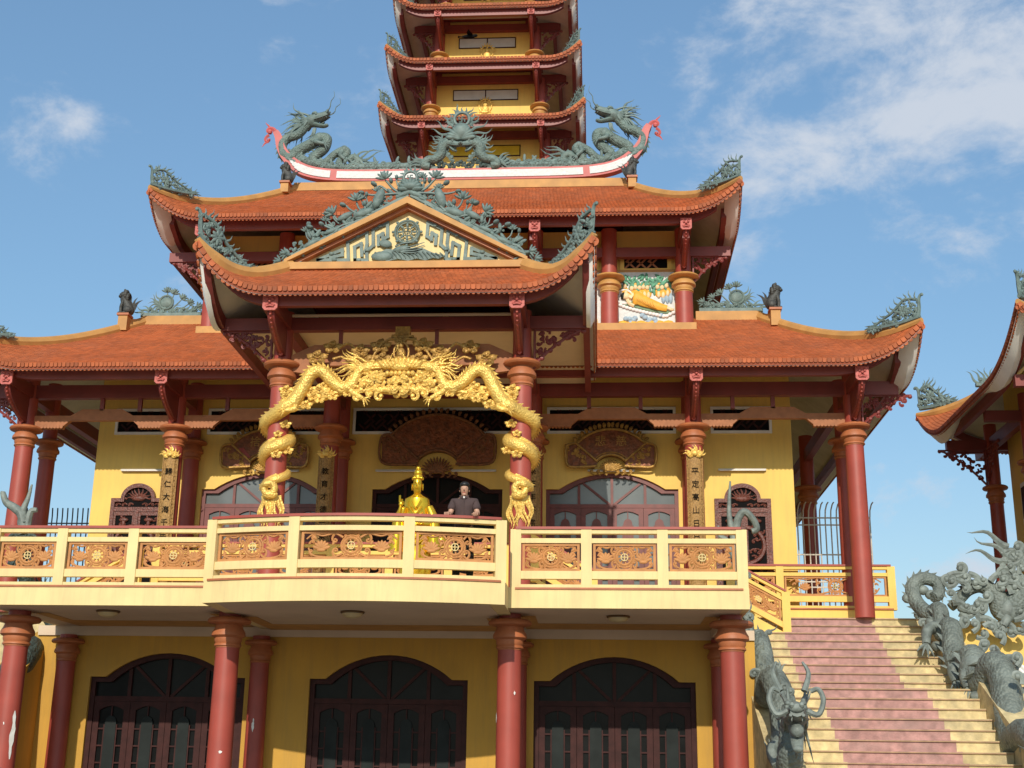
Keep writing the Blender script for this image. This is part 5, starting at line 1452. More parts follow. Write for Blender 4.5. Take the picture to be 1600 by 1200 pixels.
for (x,y,s_) in ((755,400,.28),(720,430,.17),(790,430,.17),(755,445,.2),(690,430,.13),(820,430,.13),(640,330,.13),(870,345,.13),(650,375,.12),(860,375,.12),(570,390,.16),(600,420,.16),(630,430,.12),(905,395,.16),(880,425,.16),(530,430,.12),(960,430,.12),(480,450,.12),(1010,450,.12),(560,340,.10),(600,350,.12),(910,350,.12),(950,345,.10),(650,400,.12),(860,400,.12)):
    p = gA(x,y); cloud(mb,fg,p.x,p.z,s_*1.22,None,.05)
mb.tube(cr([gA(500,440),gA(600,435),gA(700,445),gA(755,450),gA(810,445),gA(900,435),gA(1000,440)],5),.045,6)
mb.tube(cr([gA(560,340),gA(640,350),gA(700,350)],5),.045,6); mb.tube(cr([gA(820,350),gA(880,345),gA(950,340)],5),.045,6)
mb.tube(cr([gA(820,440),gA(900,420),gA(1010,430),gA(1100,445)],5),.045,6); mb.tube(cr([gA(690,440),gA(610,420),gA(500,430),gA(410,445)],5),.045,6)
mb.build('clouds','gold',ga,True)
mb = MB()
for s in (-1,1):
    for (x,y,a,L_) in ((700,440,2.9,.8),(640,442,2.7,.6),(560,440,3.3,.6),(520,425,2.4,.5),(690,360,2.9,.6),(640,345,3.3,.5),(470,400,3.4,.5),(600,400,2.6,.5)):
        p = gA(x,y); q = gA(755,0); xx = p.x-q.x; curl(mb,fg,q.x+(xx if s<0 else -xx),p.z,a if s<0 else pi-a,L_,.05,-s,None,.08,.9,.7)
for k in range(9):
    p = gA(755,415); curl(mb,fg,p.x+.05*cos(k*.7),p.z+.05*sin(k*.7),k*.7,.42,.05,1 if k%2 else -1,None,.16)
mb.build('clouds','gold',ga,True)
mb = MB(); p = gA(755,320)
for k in range(11): leaf(mb,fg,p.x+(k-5)*.055,p.z-.05,pi/2-(k-5)*.16,.30,.13,None,.10,.6)
mb.ell((p.x,YA-.03,p.z+.02),(.30,.14,.12),None,14,8)
for k in range(7): mb.ell((p.x+(k-3)*.09,YA-.12,p.z-.14),(.055,.05,.06),None,8,5)
mb.build('lotus','gold',ga,True)
mb = MB(); p = gA(755,245)
mb.ell((p.x,YA,p.z-.12),(.16,.12,.10),None,12,8); mb.ell((p.x,YA,p.z+.0),(.10,.08,.15),None,12,8); mb.ell((p.x,YA-.02,p.z+.19),(.055,.055,.07),None,10,8); mb.ell((p.x,YA,p.z+.27),(.03,.03,.035))
mb.ell((p.x,YA-.02,p.z-.20),(.26,.14,.06),None,12,6)
mb.tube([V((p.x+.16*cos(a),YA+.04,p.z+.06+.22*sin(a))) for a in [2*pi*k/18 for k in range(19)]],.025,5)
mb.build('seated_buddha','goldold',ga,True)
mb = MB()
for (x,y,s_) in ((320,265,.17),(400,210,.15),(545,230,.16),(650,205,.17),(870,200,.17),(960,235,.16),(1115,210,.16),(1200,270,.17),(560,270,.16),(960,270,.14),(660,270,.15),(850,270,.15),(755,160,.14)):
    p = gA(x,y,YA+.08); cloud(mb,Fr((0,YA+.08,0)),p.x,p.z,s_*1.55,None,.02)
for a in ([(430,215),(480,190),(520,220)],[(650,200),(620,240),(600,290)],[(650,200),(690,170),(740,165)],[(870,200),(900,245),(930,290)],[(870,200),(820,170),(770,165)],[(1080,205),(1040,190),(1000,225)],[(400,270),(450,260),(490,290)],[(1120,270),(1080,260),(1030,290)]):
    mb.tube(cr([gA(x,y,YA+.06) for x,y in a],5),.03,6)
p = gA(765,130,YA+.08); mb.box(p.x-.16,p.x+.16,YA+.05,YA+.2,p.z-.08,p.z+.12); mb.box(p.x-.24,p.x+.24,YA+.04,YA+.22,p.z-.12,p.z-.08); mb.tube([(p.x-.3,YA+.1,p.z-.15),(p.x+.3,YA+.1,p.z-.15)],.035,6)
mb.build('upper_clouds','goldold',ga,True)

# ================================================================== STANDING GOLDEN STATUE
bs = thing('buddha_statue','shining golden standing Buddha statue in flowing robes behind the curved balustrade','statue')
bx_, by_ = .80, 24.0; zf = 4.9
def skin_body(name, verts, edges, radii, m, parent, sub=2, root=0):
    me = bpy.data.meshes.new(name); me.from_pydata([tuple(v) for v in verts],edges,[]); o = bpy.data.objects.new(name,me); COL.objects.link(o)
    sk = o.modifiers.new('skin','SKIN'); sk.use_smooth_shade = True
    for i,r in enumerate(radii): me.skin_vertices[0].data[i].radius = r if isinstance(r,tuple) else (r,r)
    me.skin_vertices[0].data[root].use_root = True
    sb = o.modifiers.new('sub','SUBSURF'); sb.levels = sub; sb.render_levels = sub
    bpy.context.view_layer.update()
    m2 = bpy.data.meshes.new_from_object(o.evaluated_get(bpy.context.evaluated_depsgraph_get())); bpy.data.objects.remove(o); bpy.data.meshes.remove(me)
    m2.materials.clear(); m2.materials.append(MATS[m]); m2.name = name
    for p in m2.polygons: p.use_smooth = True
    q = bpy.data.objects.new(name,m2); COL.objects.link(q)
    if parent: q.parent = parent
    return q
rb_ = MB()
N = 28; prof = [(.34,0),(.36,.15),(.33,.5),(.31,.85),(.33,1.1),(.30,1.3),(.26,1.45),(.29,1.6),(.27,1.72),(.12,1.80),(.08,1.84)]
vs = []; 
for i,(r,z) in enumerate(prof):
    for j in range(N):
        a = 2*pi*j/N; rr = r*(1+.07*sin(j*3.1+z*3)*(1 if z < 1.5 else .4)); vs.append((bx_+rr*cos(a)*1.05, by_+rr*sin(a)*.72, zf+.2+z))
rb_.add(vs,[(i*N+j,i*N+(j+1)%N,(i+1)*N+(j+1)%N,(i+1)*N+j) for i in range(len(prof)-1) for j in range(N)])
for k in range(7):   # U-shaped robe folds
    zc = zf+1.75-.13*k; w_ = .10+.025*k; rb_.tube(cr([(bx_-w_-.03,by_-.22,zc+.10),(bx_-w_*.5,by_-.25,zc-.03),(bx_,by_-.265,zc-.07),(bx_+w_*.5,by_-.25,zc-.03),(bx_+w_+.03,by_-.22,zc+.10)],4),.022,6)
for s in (-1,1): # hanging sleeves
    rb_.tube(cr([(bx_+s*.30,by_-.05,zf+1.72),(bx_+s*.42,by_-.08,zf+1.45),(bx_+s*.44,by_-.12,zf+1.15),(bx_+s*.46,by_-.10,zf+.75)],5),[.10+.006*q for q in range(16)],10)
rb_.ell((bx_+.62,by_-.05,zf+1.0),(.14,.12,.13),None,10,7)
rb_.build('robe','goldsmooth',bs,True)
skin_body('head',[(bx_,by_-.02,zf+2.0),(bx_,by_-.03,zf+2.10),(bx_,by_-.04,zf+2.22),(bx_,by_-.03,zf+2.33),(bx_,by_-.02,zf+2.40),(bx_,by_-.01,zf+2.50)],[(0,1),(1,2),(2,3),(3,4),(4,5)],[(.07,.07),(.105,.10),(.125,.115),(.11,.11),(.075,.08),(.06,.05)],'goldsmooth',bs)
mb = MB()
for s in (-1,1): mb.ell((bx_+s*.13,by_-.03,zf+2.18),(.02,.03,.08)); mb.tube([(bx_+s*.025,by_-.155,zf+2.235),(bx_+s*.075,by_-.15,zf+2.235)],.009,5); mb.tube([(bx_+s*.02,by_-.16,zf+2.27),(bx_+s*.085,by_-.145,zf+2.27)],.008,5)
mb.tube([(bx_,by_-.155,zf+2.26),(bx_,by_-.178,zf+2.185)],[.012,.02],6); mb.tube([(bx_-.035,by_-.155,zf+2.145),(bx_,by_-.163,zf+2.14),(bx_+.035,by_-.155,zf+2.145)],.012,5); mb.build('face','goldsmooth',bs,True)
mb = MB(); mb.ell((bx_,by_,zf+2.40),(.125,.12,.09),None,14,8); mb.ell((bx_,by_,zf+2.50),(.10,.085,.09),None,12,8); mb.ell((bx_,by_,zf+2.60),(.06,.05,.05))
for k in range(11): a = pi*k/10; mb.ell((bx_+.12*cos(a),by_-.09*sin(a)-.02,zf+2.37),(.03,.03,.035))
mb.build('headdress','goldsmooth',bs,True)
# raised right hand and lower left hand
mb = MB()
hx,hy,hz = bx_-.36, by_-.22, zf+1.72
mb.tube(cr([(bx_-.40,by_-.15,zf+1.42),(bx_-.38,by_-.2,zf+1.6),(hx,hy,hz)],4),taper(9,.055,.04),8); mb.ell((hx,hy,hz+.05),(.05,.03,.065),None,10,7)
for j in range(4): mb.tube(cr([(hx-.036+.024*j,hy,hz+.09),(hx-.04+.026*j,hy-.0,hz+.15),(hx-.042+.028*j,hy-(.05 if j>1 else .0),hz+(.14 if j>1 else .24))],3),taper(7,.014,.009),6)
mb.tube(cr([(hx+.045,hy,hz+.02),(hx+.075,hy-.02,hz+.06),(hx+.07,hy-.03,hz+.10)],3),taper(7,.015,.01),6)
mb.build('raised_hand','goldsmooth',bs,True)
mb = MB(); hx,hy,hz = bx_+.16, by_-.30, zf+1.32
mb.tube(cr([(bx_+.40,by_-.12,zf+1.38),(bx_+.30,by_-.24,zf+1.32),(hx+.05,hy,hz)],4),taper(9,.055,.04),8); mb.ell((hx,hy,hz),(.065,.045,.03),None,10,7)
for j in range(4): mb.tube(cr([(hx-.05,hy-.03+.02*j,hz),(hx-.10,hy-.03+.02*j,hz+.01),(hx-.12,hy-.03+.02*j,hz+.04)],3),taper(7,.013,.009),6)
mb.tube([(hx,hy-.04,hz+.02),(hx-.04,hy-.06,hz+.06)],[.015,.01],6); mb.build('lowered_hand','goldsmooth',bs,True)
mb = MB(); mb.lathe((bx_,by_,4.76),[(.44,0),(.46,.08),(.38,.12),(.36,.18),(.44,.26),(.42,.34)],24)
for k in range(18): a = 2*pi*k/18; mb.ell((bx_+.43*cos(a),by_+.43*sin(a),4.98),(.07,.07,.11))
mb.build('lotus_base','goldsmooth',bs,True)

SM = Matrix.Translation((bx_,by_,4.76)) @ Matrix.Diagonal((.78,.85,.87,1)) @ Matrix.Translation((-bx_,-by_,-4.76))
for ch in bs.children: ch.data.transform(SM)

# ================================================================== PERSON
pe = thing('person','man in a dark brown short-sleeved shirt leaning with both hands on the curved balustrade','person')
px_, py_ = 1.87, 22.36; fz = 4.76
ry = arcy(px_)+.10-.02; rz = 5.855
def Q(a,b,c): return V((px_+a,py_+c,fz+b))
SK = [Q(0,.95,0),Q(0,1.12,.0),Q(0,1.30,-.01),Q(0,1.42,-.0),Q(0,1.485,-.01),Q(0,1.53,-.03),    #0-5 pelvis..neck
 Q(-.17,1.40,-.0),Q(-.245,1.17,-.08),Q(-.262,rz-fz+.055,ry-py_+.03), Q(.17,1.40,0),Q(.245,1.17,-.08),Q(.235,rz-fz+.055,ry-py_+.03),   #6-11 arms
 Q(-.10,.88,0),Q(-.11,.50,-.01),Q(-.12,.09,.02),Q(-.12,.04,-.12),Q(.10,.88,0),Q(.11,.50,-.01),Q(.12,.09,.02),Q(.12,.04,-.12)]
ED = [(0,1),(1,2),(2,3),(3,4),(4,5),(3,6),(6,7),(7,8),(3,9),(9,10),(10,11),(0,12),(12,13),(13,14),(14,15),(0,16),(16,17),(17,18),(18,19)]
RD = [(.15,.11),(.145,.10),(.165,.115),(.13,.09),(.06,.06),(.055,.055),.062,.047,.028,.062,.047,.028,.09,.062,.045,.045,.09,.062,.045,.045]
# body: legs, trunk, arms, neck and head in one skin
HV = [Q(0,1.575,-.045),Q(0,1.63,-.055),Q(0,1.68,-.045)]
skin_body('body',SK+HV,ED+[(5,20),(20,21),(21,22)],RD+[(.072,.078),(.082,.092),(.068,.078)],'skin',pe,2)
face = MB()
fo = Q(0,1.60,-.135)
face.tube(cr([fo+V((0,.005,.035)),fo+V((0,-.010,.01)),fo+V((0,-.018,-.012))],3),taper(7,.009,.014),6)
face.ell(fo+V((0,.012,-.055)),(.026,.01,.008),'lipm' if 'lipm' in M else 'redface',8,4)
for s in (-1,1):
    face.ell(fo+V((s*.031,.016,.020)),(.010,.006,.004),'hair',8,4); face.tube([fo+V((s*.016,.012,.036)),fo+V((s*.046,.020,.036))],.003,5,'hair')
    face.ell(fo+V((s*.084,.09,.0)),(.010,.018,.030),None,8,5)
face.ell(fo+V((0,.035,-.082)),(.040,.035,.03),None,10,6)
face.build('face','skin',pe,True)
hr = MB(); hr.ell(Q(0,1.70,-.035),(.088,.10,.062),None,16,10); hr.ell(Q(0,1.65,.0),(.088,.075,.085),None,14,8)
for k in range(0): hr.tube([Q(-.07+.0175*k,1.715,-.085),Q(-.07+.0175*k,1.688+.005*(k%3),-.118)],[.018,.006],6)
for s in (-1,1): hr.ell(Q(s*.082,1.63,-.05),(.012,.035,.04))
hr.build('hair','hair',pe,True)
skin_body('shirt',[Q(0,.88,0),Q(0,1.0,0),Q(0,1.14,0),Q(0,1.30,-.01),Q(0,1.415,0),Q(0,1.465,-.01),Q(-.185,1.40,0),Q(-.235,1.23,-.055),Q(.185,1.40,0),Q(.235,1.23,-.055)],[(0,1),(1,2),(2,3),(3,4),(4,5),(4,6),(6,7),(4,8),(8,9)],
  [(.185,.135),(.18,.13),(.175,.125),(.19,.13),(.15,.10),(.075,.07),.082,.082,.082,.082],'shirt',pe,2)
cl_ = MB()
for s in (-1,1): cl_.prism([Q(s*.01,1.43,-.105),Q(s*.085,1.49,-.075),Q(s*.075,1.515,-.05),Q(s*.02,1.475,-.09)],(0,-.012,0))
cl_.box(px_-.008,px_+.008,py_-.142,py_-.13,fz+1.0,fz+1.43)
cl_.build('collar','shirt',pe)
sh_ = MB(); sh_.prism([Q(-.022,1.49,-.085),Q(.022,1.49,-.085),Q(0,1.445,-.10)],(0,-.006,0)); sh_.build('undershirt','white',pe)
skin_body('trousers',[Q(0,.95,0),Q(-.10,.86,0),Q(-.112,.5,-.01),Q(-.12,.07,.02),Q(.10,.86,0),Q(.112,.5,-.01),Q(.12,.07,.02)],[(0,1),(1,2),(2,3),(0,4),(4,5),(5,6)],[(.165,.12),.108,.082,.07,.108,.082,.07],'trousers',pe,2)
for s,hxx in ((-1,-.262),(1,.235)):
    # hand closed over the rail: palm on the cap, fingers over its front edge
    h = MB(); w0 = Q(hxx,rz-fz+.05,ry-py_+.03)
    h.tube([w0,w0+V((0,-.05,-.012)),w0+V((0,-.095,-.015))],[.028,.038,.036],8,None,.62,(0,0,1))
    for j in range(4):
        x = (-.033+.022*j); Lf = (.9,1.05,1.0,.8)[j]
        a_ = w0+V((x,-.09,-.012)); h.tube(cr([a_,a_+V((0,-.035*Lf,.004)),a_+V((0,-.058*Lf,-.022)),a_+V((0,-.052,-.06*Lf))],4),taper(13,.0115,.008),7)
    h.tube(cr([w0+V((-s*.03,-.03,-.01)),w0+V((-s*.055,-.06,-.022)),w0+V((-s*.06,-.09,-.028))],4),taper(9,.013,.009),7)
    h.build('hand','skin',pe,True)
for s in (-1,1):
    b_ = MB(); b_.ell(Q(s*.12,.05,-.07),(.05,.13,.045),None,12,7); b_.box(px_+s*.12-.045,px_+s*.12+.045,py_-.19,py_+.05,fz,fz+.02); b_.build('shoe','black',pe,True)

# ================================================================== MURAL RELIEF
def mural(x0,x1,z0,z1,Y,lb,full=True):
    t = thing('relief_panel',lb,'relief','coloured relief panels on the middle storey'); W = x1-x0; H = z1-z0; fr = Fr((x0,Y,z0)); rnd = random.Random(int(x0*5))
    mb = MB(); mb.box(x0,x1,Y,Y+.05,z0,z1); mb.build('background','whiterel',t)
    g_ = MB()
    for k in range(60): leaf(g_,fr,rnd.uniform(.03,.97)*W,H*rnd.uniform(.82,.99)-(.12*H if rnd.random()<.3 else 0),rnd.uniform(-2.6,-.5),.22,.08,None,.02,.4)
    g_.build('leaves','leafg',t,True)
    if not full:
        c = MB()
        for k in range(14): c.ell(fr(rnd.uniform(.1,.9)*W,rnd.uniform(.1,.7)*H,.01),(.14,.05,.16))
        c.build('figures','paleskin',t,True); return t
    def u(a,b): return a*W, b*H       # fractions
    gr_ = MB(); p = [u(.08,.42),u(.30,.36),(u(.6,.28)),u(.9,.24),u(.97,.30),u(.85,.38),u(.5,.48),u(.2,.52)]; gr_.prism([fr(a,b,.0) for a,b in p],fr.n*.03); gr_.build('mat','greendk',t)
    rb2 = MB()
    rb2.tube(cr([fr(*u(.27,.53),.05),fr(*u(.36,.51),.06),fr(*u(.46,.46),.06),fr(*u(.60,.41),.06),fr(*u(.74,.36),.06),fr(*u(.86,.33),.05)],5),[.15,.18,.2,.205,.2,.19,.18,.175,.17,.165,.16,.155,.15,.145,.14,.135,.13,.125,.12,.115,.11,.105,.10,.10,.095,.09],10,None,.5,fr.n)
    for k in range(7): rb2.tube(cr([fr(W*(.30+.05*k),H*(.57-.02*k),.12),fr(W*(.34+.05*k),H*(.48-.022*k),.15),fr(W*(.40+.05*k),H*(.42-.02*k),.12)],4),.014,5)
    rb2.build('robe','robe',t,True)
    sk_ = MB(); sk_.ell(fr(*u(.135,.56),.06),(.13,.06,.10),None,10,7); sk_.tube(cr([fr(*u(.16,.50),.05),fr(*u(.20,.42),.06),fr(*u(.28,.38),.05)],4),.05,6); sk_.tube(cr([fr(*u(.86,.34),.05),fr(*u(.93,.31),.05)],4),.05,6); sk_.tube(cr([fr(*u(.20,.55),.05),fr(*u(.25,.52),.05)],4),.08,6)
    sk_.ell(fr(*u(.94,.31),.05),(.07,.04,.05))
    hs = [(.12,.74),(.24,.70),(.31,.72),(.38,.71),(.45,.72),(.52,.71),(.70,.72),(.78,.71),(.86,.74)]
    for a,b in hs: sk_.ell(fr(a*W,b*H,.03),(.062,.05,.075),None,8,6); sk_.ell(fr(a*W+.03,b*H-.22,.03),(.05,.04,.10))
    sk_.build('skin_areas','paleskin',t,True)
    hh = MB(); hh.ell(fr(*u(.09,.565),.06),(.07,.06,.10),None,8,6,Matrix.Rotation(.3,3,'Y')); hh.build('hair','panelgrey',t,True)
    hl = MB(); hl.tube([fr(W*.11+.23*cos(a),H*.555+.20*sin(a),.02) for a in [2*pi*k/24 for k in range(25)]],.03,6)
    for k in range(17):
        q = k/16; a = .04+.93*q; b = .42-.24*q**.8+(.10*max(0,q-.85)/.15); hl.ell(fr(a*W,b*H-.03,.02),(.065,.05,.055),None,8,5)
    hl.build('lotus_border','petal',t,True)
    og = MB()
    for a,b in hs: og.ell(fr(a*W+.02,b*H-.16,.0),(.10,.05,.14),None,8,6)
    og.box(x0+.22*W,x0+.56*W,Y-.03,Y,z0+.755*H,z0+.80*H); og.box(x0+.68*W,x0+.82*W,Y-.03,Y,z0+.77*H,z0+.81*H)
    for k in range(6): og.ell(fr(W*(.08+.16*k),H*.05,.02),(.18,.06,.13),None,8,5)
    og.build('orange_robes','robe',t,True)
    bl = MB()
    for k in range(14): bl.ell(fr(W*rnd.uniform(.03,.97),H*rnd.uniform(.06,.22),.03),(.08,.04,.07),None,8,5)
    for a in (.80,.87,.93): bl.ell(fr(a*W,.52*H,.01),(.06,.04,.16))
    bl.build('blue_grey_figures','blueg',t,True)
    return t
mural(4.80,6.36,13.40,15.04,MY-.06,'coloured relief of a reclining Buddha in orange robe between two red columns')
mural(2.74,4.32,13.40,15.04,MY-.06,'relief panel mostly hidden behind the right tip of the porch roof',False)
mural(-6.36,-4.80,13.40,15.04,MY-.06,'relief panel mostly hidden behind the left tip of the porch roof',False)

# ================================================================== STAIR DRAGONS
def curls_on(root, pts, n, size, name='curls', m='stonesmooth', seed=1, side=V((0,-1,0)), off=.12):
    rnd = random.Random(seed); mb = MB()
    for k in range(n):
        i = int(k/n*(len(pts)-1)); p = V(pts[i]); fr = Fr(p+side*off+V((rnd.uniform(-.1,.1),0,rnd.uniform(-.05,.15))),(1,0,0) if abs(side.y)>.5 else (0,1,0),(0,0,1),side)
        curl(mb,fr,0,0,rnd.uniform(.2,2.9),size*rnd.uniform(.7,1.3),size*.10,rnd.choice((-1,1)))
        if k % 2: flame(mb,fr,0,0,rnd.uniform(.5,2.6),size*.8,size*.08,1,rnd.uniform(0,3))
    return mb.build(name,m,root,True)
sdr = thing('stair_dragon','grey stone dragon with a ball in its open mouth, left of the stairs','dragon statue','stone dragons on the stair walls')
pth = [(7.50,22.75,2.60),(7.50,23.25,2.45),(7.46,23.35,1.9),(7.5,23.9,1.95),(7.52,24.5,2.9),(7.45,25.1,3.35),(7.42,25.8,3.1),(7.5,26.5,3.5),(7.5,27.2,4.3),(7.42,27.9,4.3),(7.44,28.6,4.25),(7.5,29.2,4.9),(7.45,29.7,5.3),(7.40,30.0,6.0),(7.36,30.0,6.6)]
dragon(sdr,pth,.225,(-.10,-1,-.02),(0,-.05,1),.86,'stone','stonesmooth',legs=[(.24,(-.6,-.5,-.3),(.1,-.8,-.8),.8),(.62,(-.6,-.6,-.1),(0,-.8,-.8),.7)],side=V((1,0,0)),jaw=.62,ball=True,nmane=9,rtail=.35,whisk=False)
wb = MB()
for s in (-1,1):   # big curled whiskers at both sides of the muzzle
    wb.tube(cr([V((7.46+s*.16,22.25,2.66)),V((7.46+s*.34,22.25,2.60)),V((7.46+s*.44,22.3,2.83)),V((7.46+s*.38,22.35,3.01)),V((7.46+s*.26,22.4,2.98))],5),taper(21,.05,.04),7)
    wb.tube(cr([V((7.46+s*.2,22.7,3.0)),V((7.46+s*.3,22.8,3.3)),V((7.46+s*.22,22.9,3.5))],4),taper(9,.06,.02),6)
wb.build('whisker','stonesmooth',sdr,True)
curls_on(sdr,pth[3:],34,.42,seed=4); 
tb = MB(); f2 = Fr((7.36,29.9,6.3),(1,0,0)); 
tb.tube(cr([f2(.05,-.2),f2(-.02,.5),f2(-.12,1.1),f2(-.07,1.9)],5),taper(16,.14,.02),8)
tb.tube(cr([f2(.02,.2),f2(.05,.9),f2(.22,1.18),f2(.42,1.0),f2(.50,.78),f2(.38,.72)],5),taper(26,.10,.07),8)
tb.tube(cr([f2(-.05,.1),f2(-.2,.5),f2(-.36,.62),f2(-.38,.85)],5),taper(16,.09,.03),7)
tb.tube(cr([f2(.08,-.1),f2(.2,.3),f2(.16,.55)],5),taper(11,.12,.04),7)
tb.build('tail_tuft','stonesmooth',sdr,True)
sdl = thing('stair_dragon','dark stone dragon at the far left behind the balcony, tail above the railing','dragon statue','stone dragons on the stair walls')
pth = [V((-7.45,22.6,2.4)),V((-7.5,23.4,2.2)),V((-7.45,24.4,3.1)),V((-7.5,25.4,3.0)),V((-7.45,26.4,3.9)),at(45,1060,28.0),at(80,1010,28.3),at(85,975,28.2),at(60,940,28.0),at(35,890,27.6),at(36,850,27.3),at(38,815,27.2)]
dragon(sdl,pth,.27,(0,-1,0),(0,0,1),.9,'stonedark','stonedark',legs=[(.60,(.6,-.3,-.6),(0,-.4,-1),.6)],side=V((1,0,0)),jaw=.6,nmane=7,rtail=.5,whisk=False)
curls_on(sdl,pth[5:],30,.6,seed=6,m='stonedark')
tb = MB(); o_ = at(38,815,27.2); f2 = Fr(o_,(1,0,0))
def l2(px,py): p = at(px,py,27.2); return f2(p.x-o_.x,p.z-o_.z)
tb.tube(cr([l2(38,835),l2(34,805),l2(22,793),l2(10,785),l2(5,772),l2(5,768)],5),taper(26,.12,.05),8); tb.tube(cr([l2(38,830),l2(36,800),l2(44,778),l2(50,757)],5),taper(16,.11,.02),8)
tb.tube(cr([l2(42,825),l2(48,800),l2(58,797)],5),taper(11,.09,.05),7); tb.tube(cr([l2(34,830),l2(32,812),l2(42,808),l2(40,820)],5),taper(16,.07,.05),7); tb.build('tail_tuft','stonesmooth',sdl,True)
def rr_(c,Y): return at(1400+c[0]/3.53,860+c[1]/3.53,Y)
sd2 = thing('stair_dragon','grey stone dragon looping down the right side of the stairs, claw on the steps','dragon statue','stone dragons on the stair walls')
pth = [rr_((960,1330),22.9),rr_((860,1250),23.4),rr_((770,1040),24.2),rr_((700,1010),25.0),rr_((655,1050),25.7),rr_((625,880),26.3),rr_((590,690),26.8),rr_((540,640),27.1),rr_((490,730),27.5),rr_((440,680),27.9),rr_((420,590),28.3),rr_((370,650),28.7),rr_((325,590),29.1),rr_((300,420),29.6),rr_((255,460),29.9),rr_((240,330),30.2),rr_((185,350),30.5),rr_((115,290),30.8),rr_((90,200),31.0),rr_((150,155),31.1),rr_((225,180),31.1),rr_((235,240),31.0),rr_((205,260),30.9)]
dragon(sd2,pth,.27,(.3,-1,-.3),(0,0,1),.9,'stone','stonesmooth',legs=[(.655,(-.8,-.5,-.2),(-.3,-.6,-.9),.85),(.42,(-.8,-.5,-.3),(0,-.5,-1),.6),(.5,(-.8,-.5,-.1),(0,-.5,-1),.6)],nmane=7,rtail=.62,whisk=False)
cm = MB()
for k,(x,y,Y,a,t_) in enumerate(((380,450,29,.5,1),(440,420,28.8,.6,-1),(400,480,28.9,-.3,1),(500,600,27.6,.9,1),(560,590,27.2,.2,-1),(540,520,27.6,1.0,1),(430,560,28.4,1.8,-1),(620,640,26.6,.8,1),(640,700,26.4,.4,-1),(280,280,30.6,1.2,1),(250,200,31,2.5,-1),(150,420,30.4,2,1),(330,430,29.6,2.0,-1),(420,560,28.4,.4,1),(650,740,26,1.4,1),(690,760,26,.6,-1),(250,520,29.8,.3,1),(350,700,28.8,-.4,1),(450,780,27.6,-.5,-1))):
    p = rr_((x,y),Y); curl(cm,Fr(p+V((.15,-.05,0))),0,0,a,.62,.06,t_,None,0,1.0,.6)
for k in range(26):
    i = 3+k*.7; q = pth[min(int(i),len(pth)-1)]; cm.ell(q+V((random.uniform(-.25,.1),-.05,-.28)),(.14,.12,.12),None,8,5)
cm.build('curls','stonesmooth',sd2,True)
nd = thing('wall_dragon','grey stone dragon lying along the top of the yellow wall at the right edge','dragon statue')
YN = 31.6
pth = [rr_((1010,230),YN),rr_((900,300),YN),rr_((800,210),YN),rr_((720,230),YN),rr_((640,320),YN),rr_((585,330),YN),rr_((545,240),YN),rr_((470,195),YN),rr_((400,215),YN),rr_((350,270),YN),rr_((300,315),YN)]
dragon(nd,pth,.27,(1,-.3,.2),(0,0,1),.8,'stone','stonesmooth',legs=[(.45,(-.2,-.6,-.6),(-.4,-.2,-.6),.5)],nmane=7,rtail=.5,whisk=False)
cm = MB(); fN = Fr((0,YN-.2,0))
for (x,y,a,L_,t_) in ((240,180,.9,1.1,-1),(290,140,.4,1.3,-1),(330,150,.3,1.0,1),(400,130,-.2,1.0,-1),(520,170,.9,1.2,-1),(560,140,.4,1.3,-1),(620,150,-.3,1.0,-1),(640,240,1.8,1.0,1),(600,60,1.2,1.2,-1),(580,20,.5,1.3,-1),(640,30,.2,1.0,1),(680,100,1.4,.9,-1),(640,110,2.7,.9,1),(590,100,1.6,.9,-1),(400,330,-.2,1.0,1),(450,380,.3,1.0,-1),(500,400,.0,1.1,-1),(560,350,-.5,1.0,1),(600,400,-.3,.9,-1),(650,380,.1,1.0,1),(350,350,-.5,.9,1),(310,290,.2,.9,-1),(700,200,1.4,1.0,1),(690,330,.3,1.0,-1),(450,270,-.4,.9,1),(420,300,-1.4,.8,1)):
    p = rr_((x,y),YN-.2); curl(cm,fN,p.x,p.z,a,L_*.9,.08,t_,None,0,.9,.6); curl(cm,fN,p.x+.15,p.z-.1,a-.9,L_*.6,.06,-t_,None,.05,.9,.6)
for k,(x,y) in enumerate(((560,60),(560,20),(575,100))): 
    p = rr_((x+60,y-40 if k else y),YN-.2); flame(cm,fN,p.x,p.z,2.9-.2*k,1.0,.08,1.1,k)
cm.build('curls','stonesmooth',nd,True)

# ================================================================== WALL BETWEEN THE TEMPLES
lw_ = thing('gate_wall','yellow wall with a white arched gateway under the stone dragon at the right edge','wall')
YW = 31.9; ac_ = rr_((575,800),YW); tp_ = rr_((500,420),YW).z
mb = MB(); wall_strip(mb,12.36,19.0,0,tp_+.02,YW,.4,[(ac_.x,.72,ac_.z,ac_.z+.70,.001)]); mb.box(12.36,19,YW-.06,YW+.46,tp_+.021,tp_+.12,'pale'); mb.build('wall','wall',lw_)
mb = MB()
for r_,w_ in ((.86,.05),(.76,.055),(.70,.035)):
    mb.tube([(ac_.x+r_*cos(a),YW-.04,ac_.z+r_*sin(a)) for a in [pi*k/24 for k in range(25)]],w_,8)
    for s in (-1,1): mb.tube([(ac_.x+s*r_,YW-.04,ac_.z),(ac_.x+s*r_,YW-.04,.1)],w_,8)
mb.build('arch_trim','white',lw_,True)
mb = MB(); mb.box(ac_.x-.75,ac_.x+.75,YW+.41,YW+.45,0,ac_.z+.75); mb.build('gate_back','woodred',lw_)
tl_ = thing('gate_lantern','small ochre lantern hanging in the white arched gateway','lantern'); p = rr_((700,820),YW-.3)
mb = MB(); mb.lathe((p.x,YW-.3,p.z),[(.04,.34),(.20,.24),(.16,.22),(.15,-.1),(.10,-.18),(.03,-.24)],6); mb.build('lantern_body','lampglass',tl_)
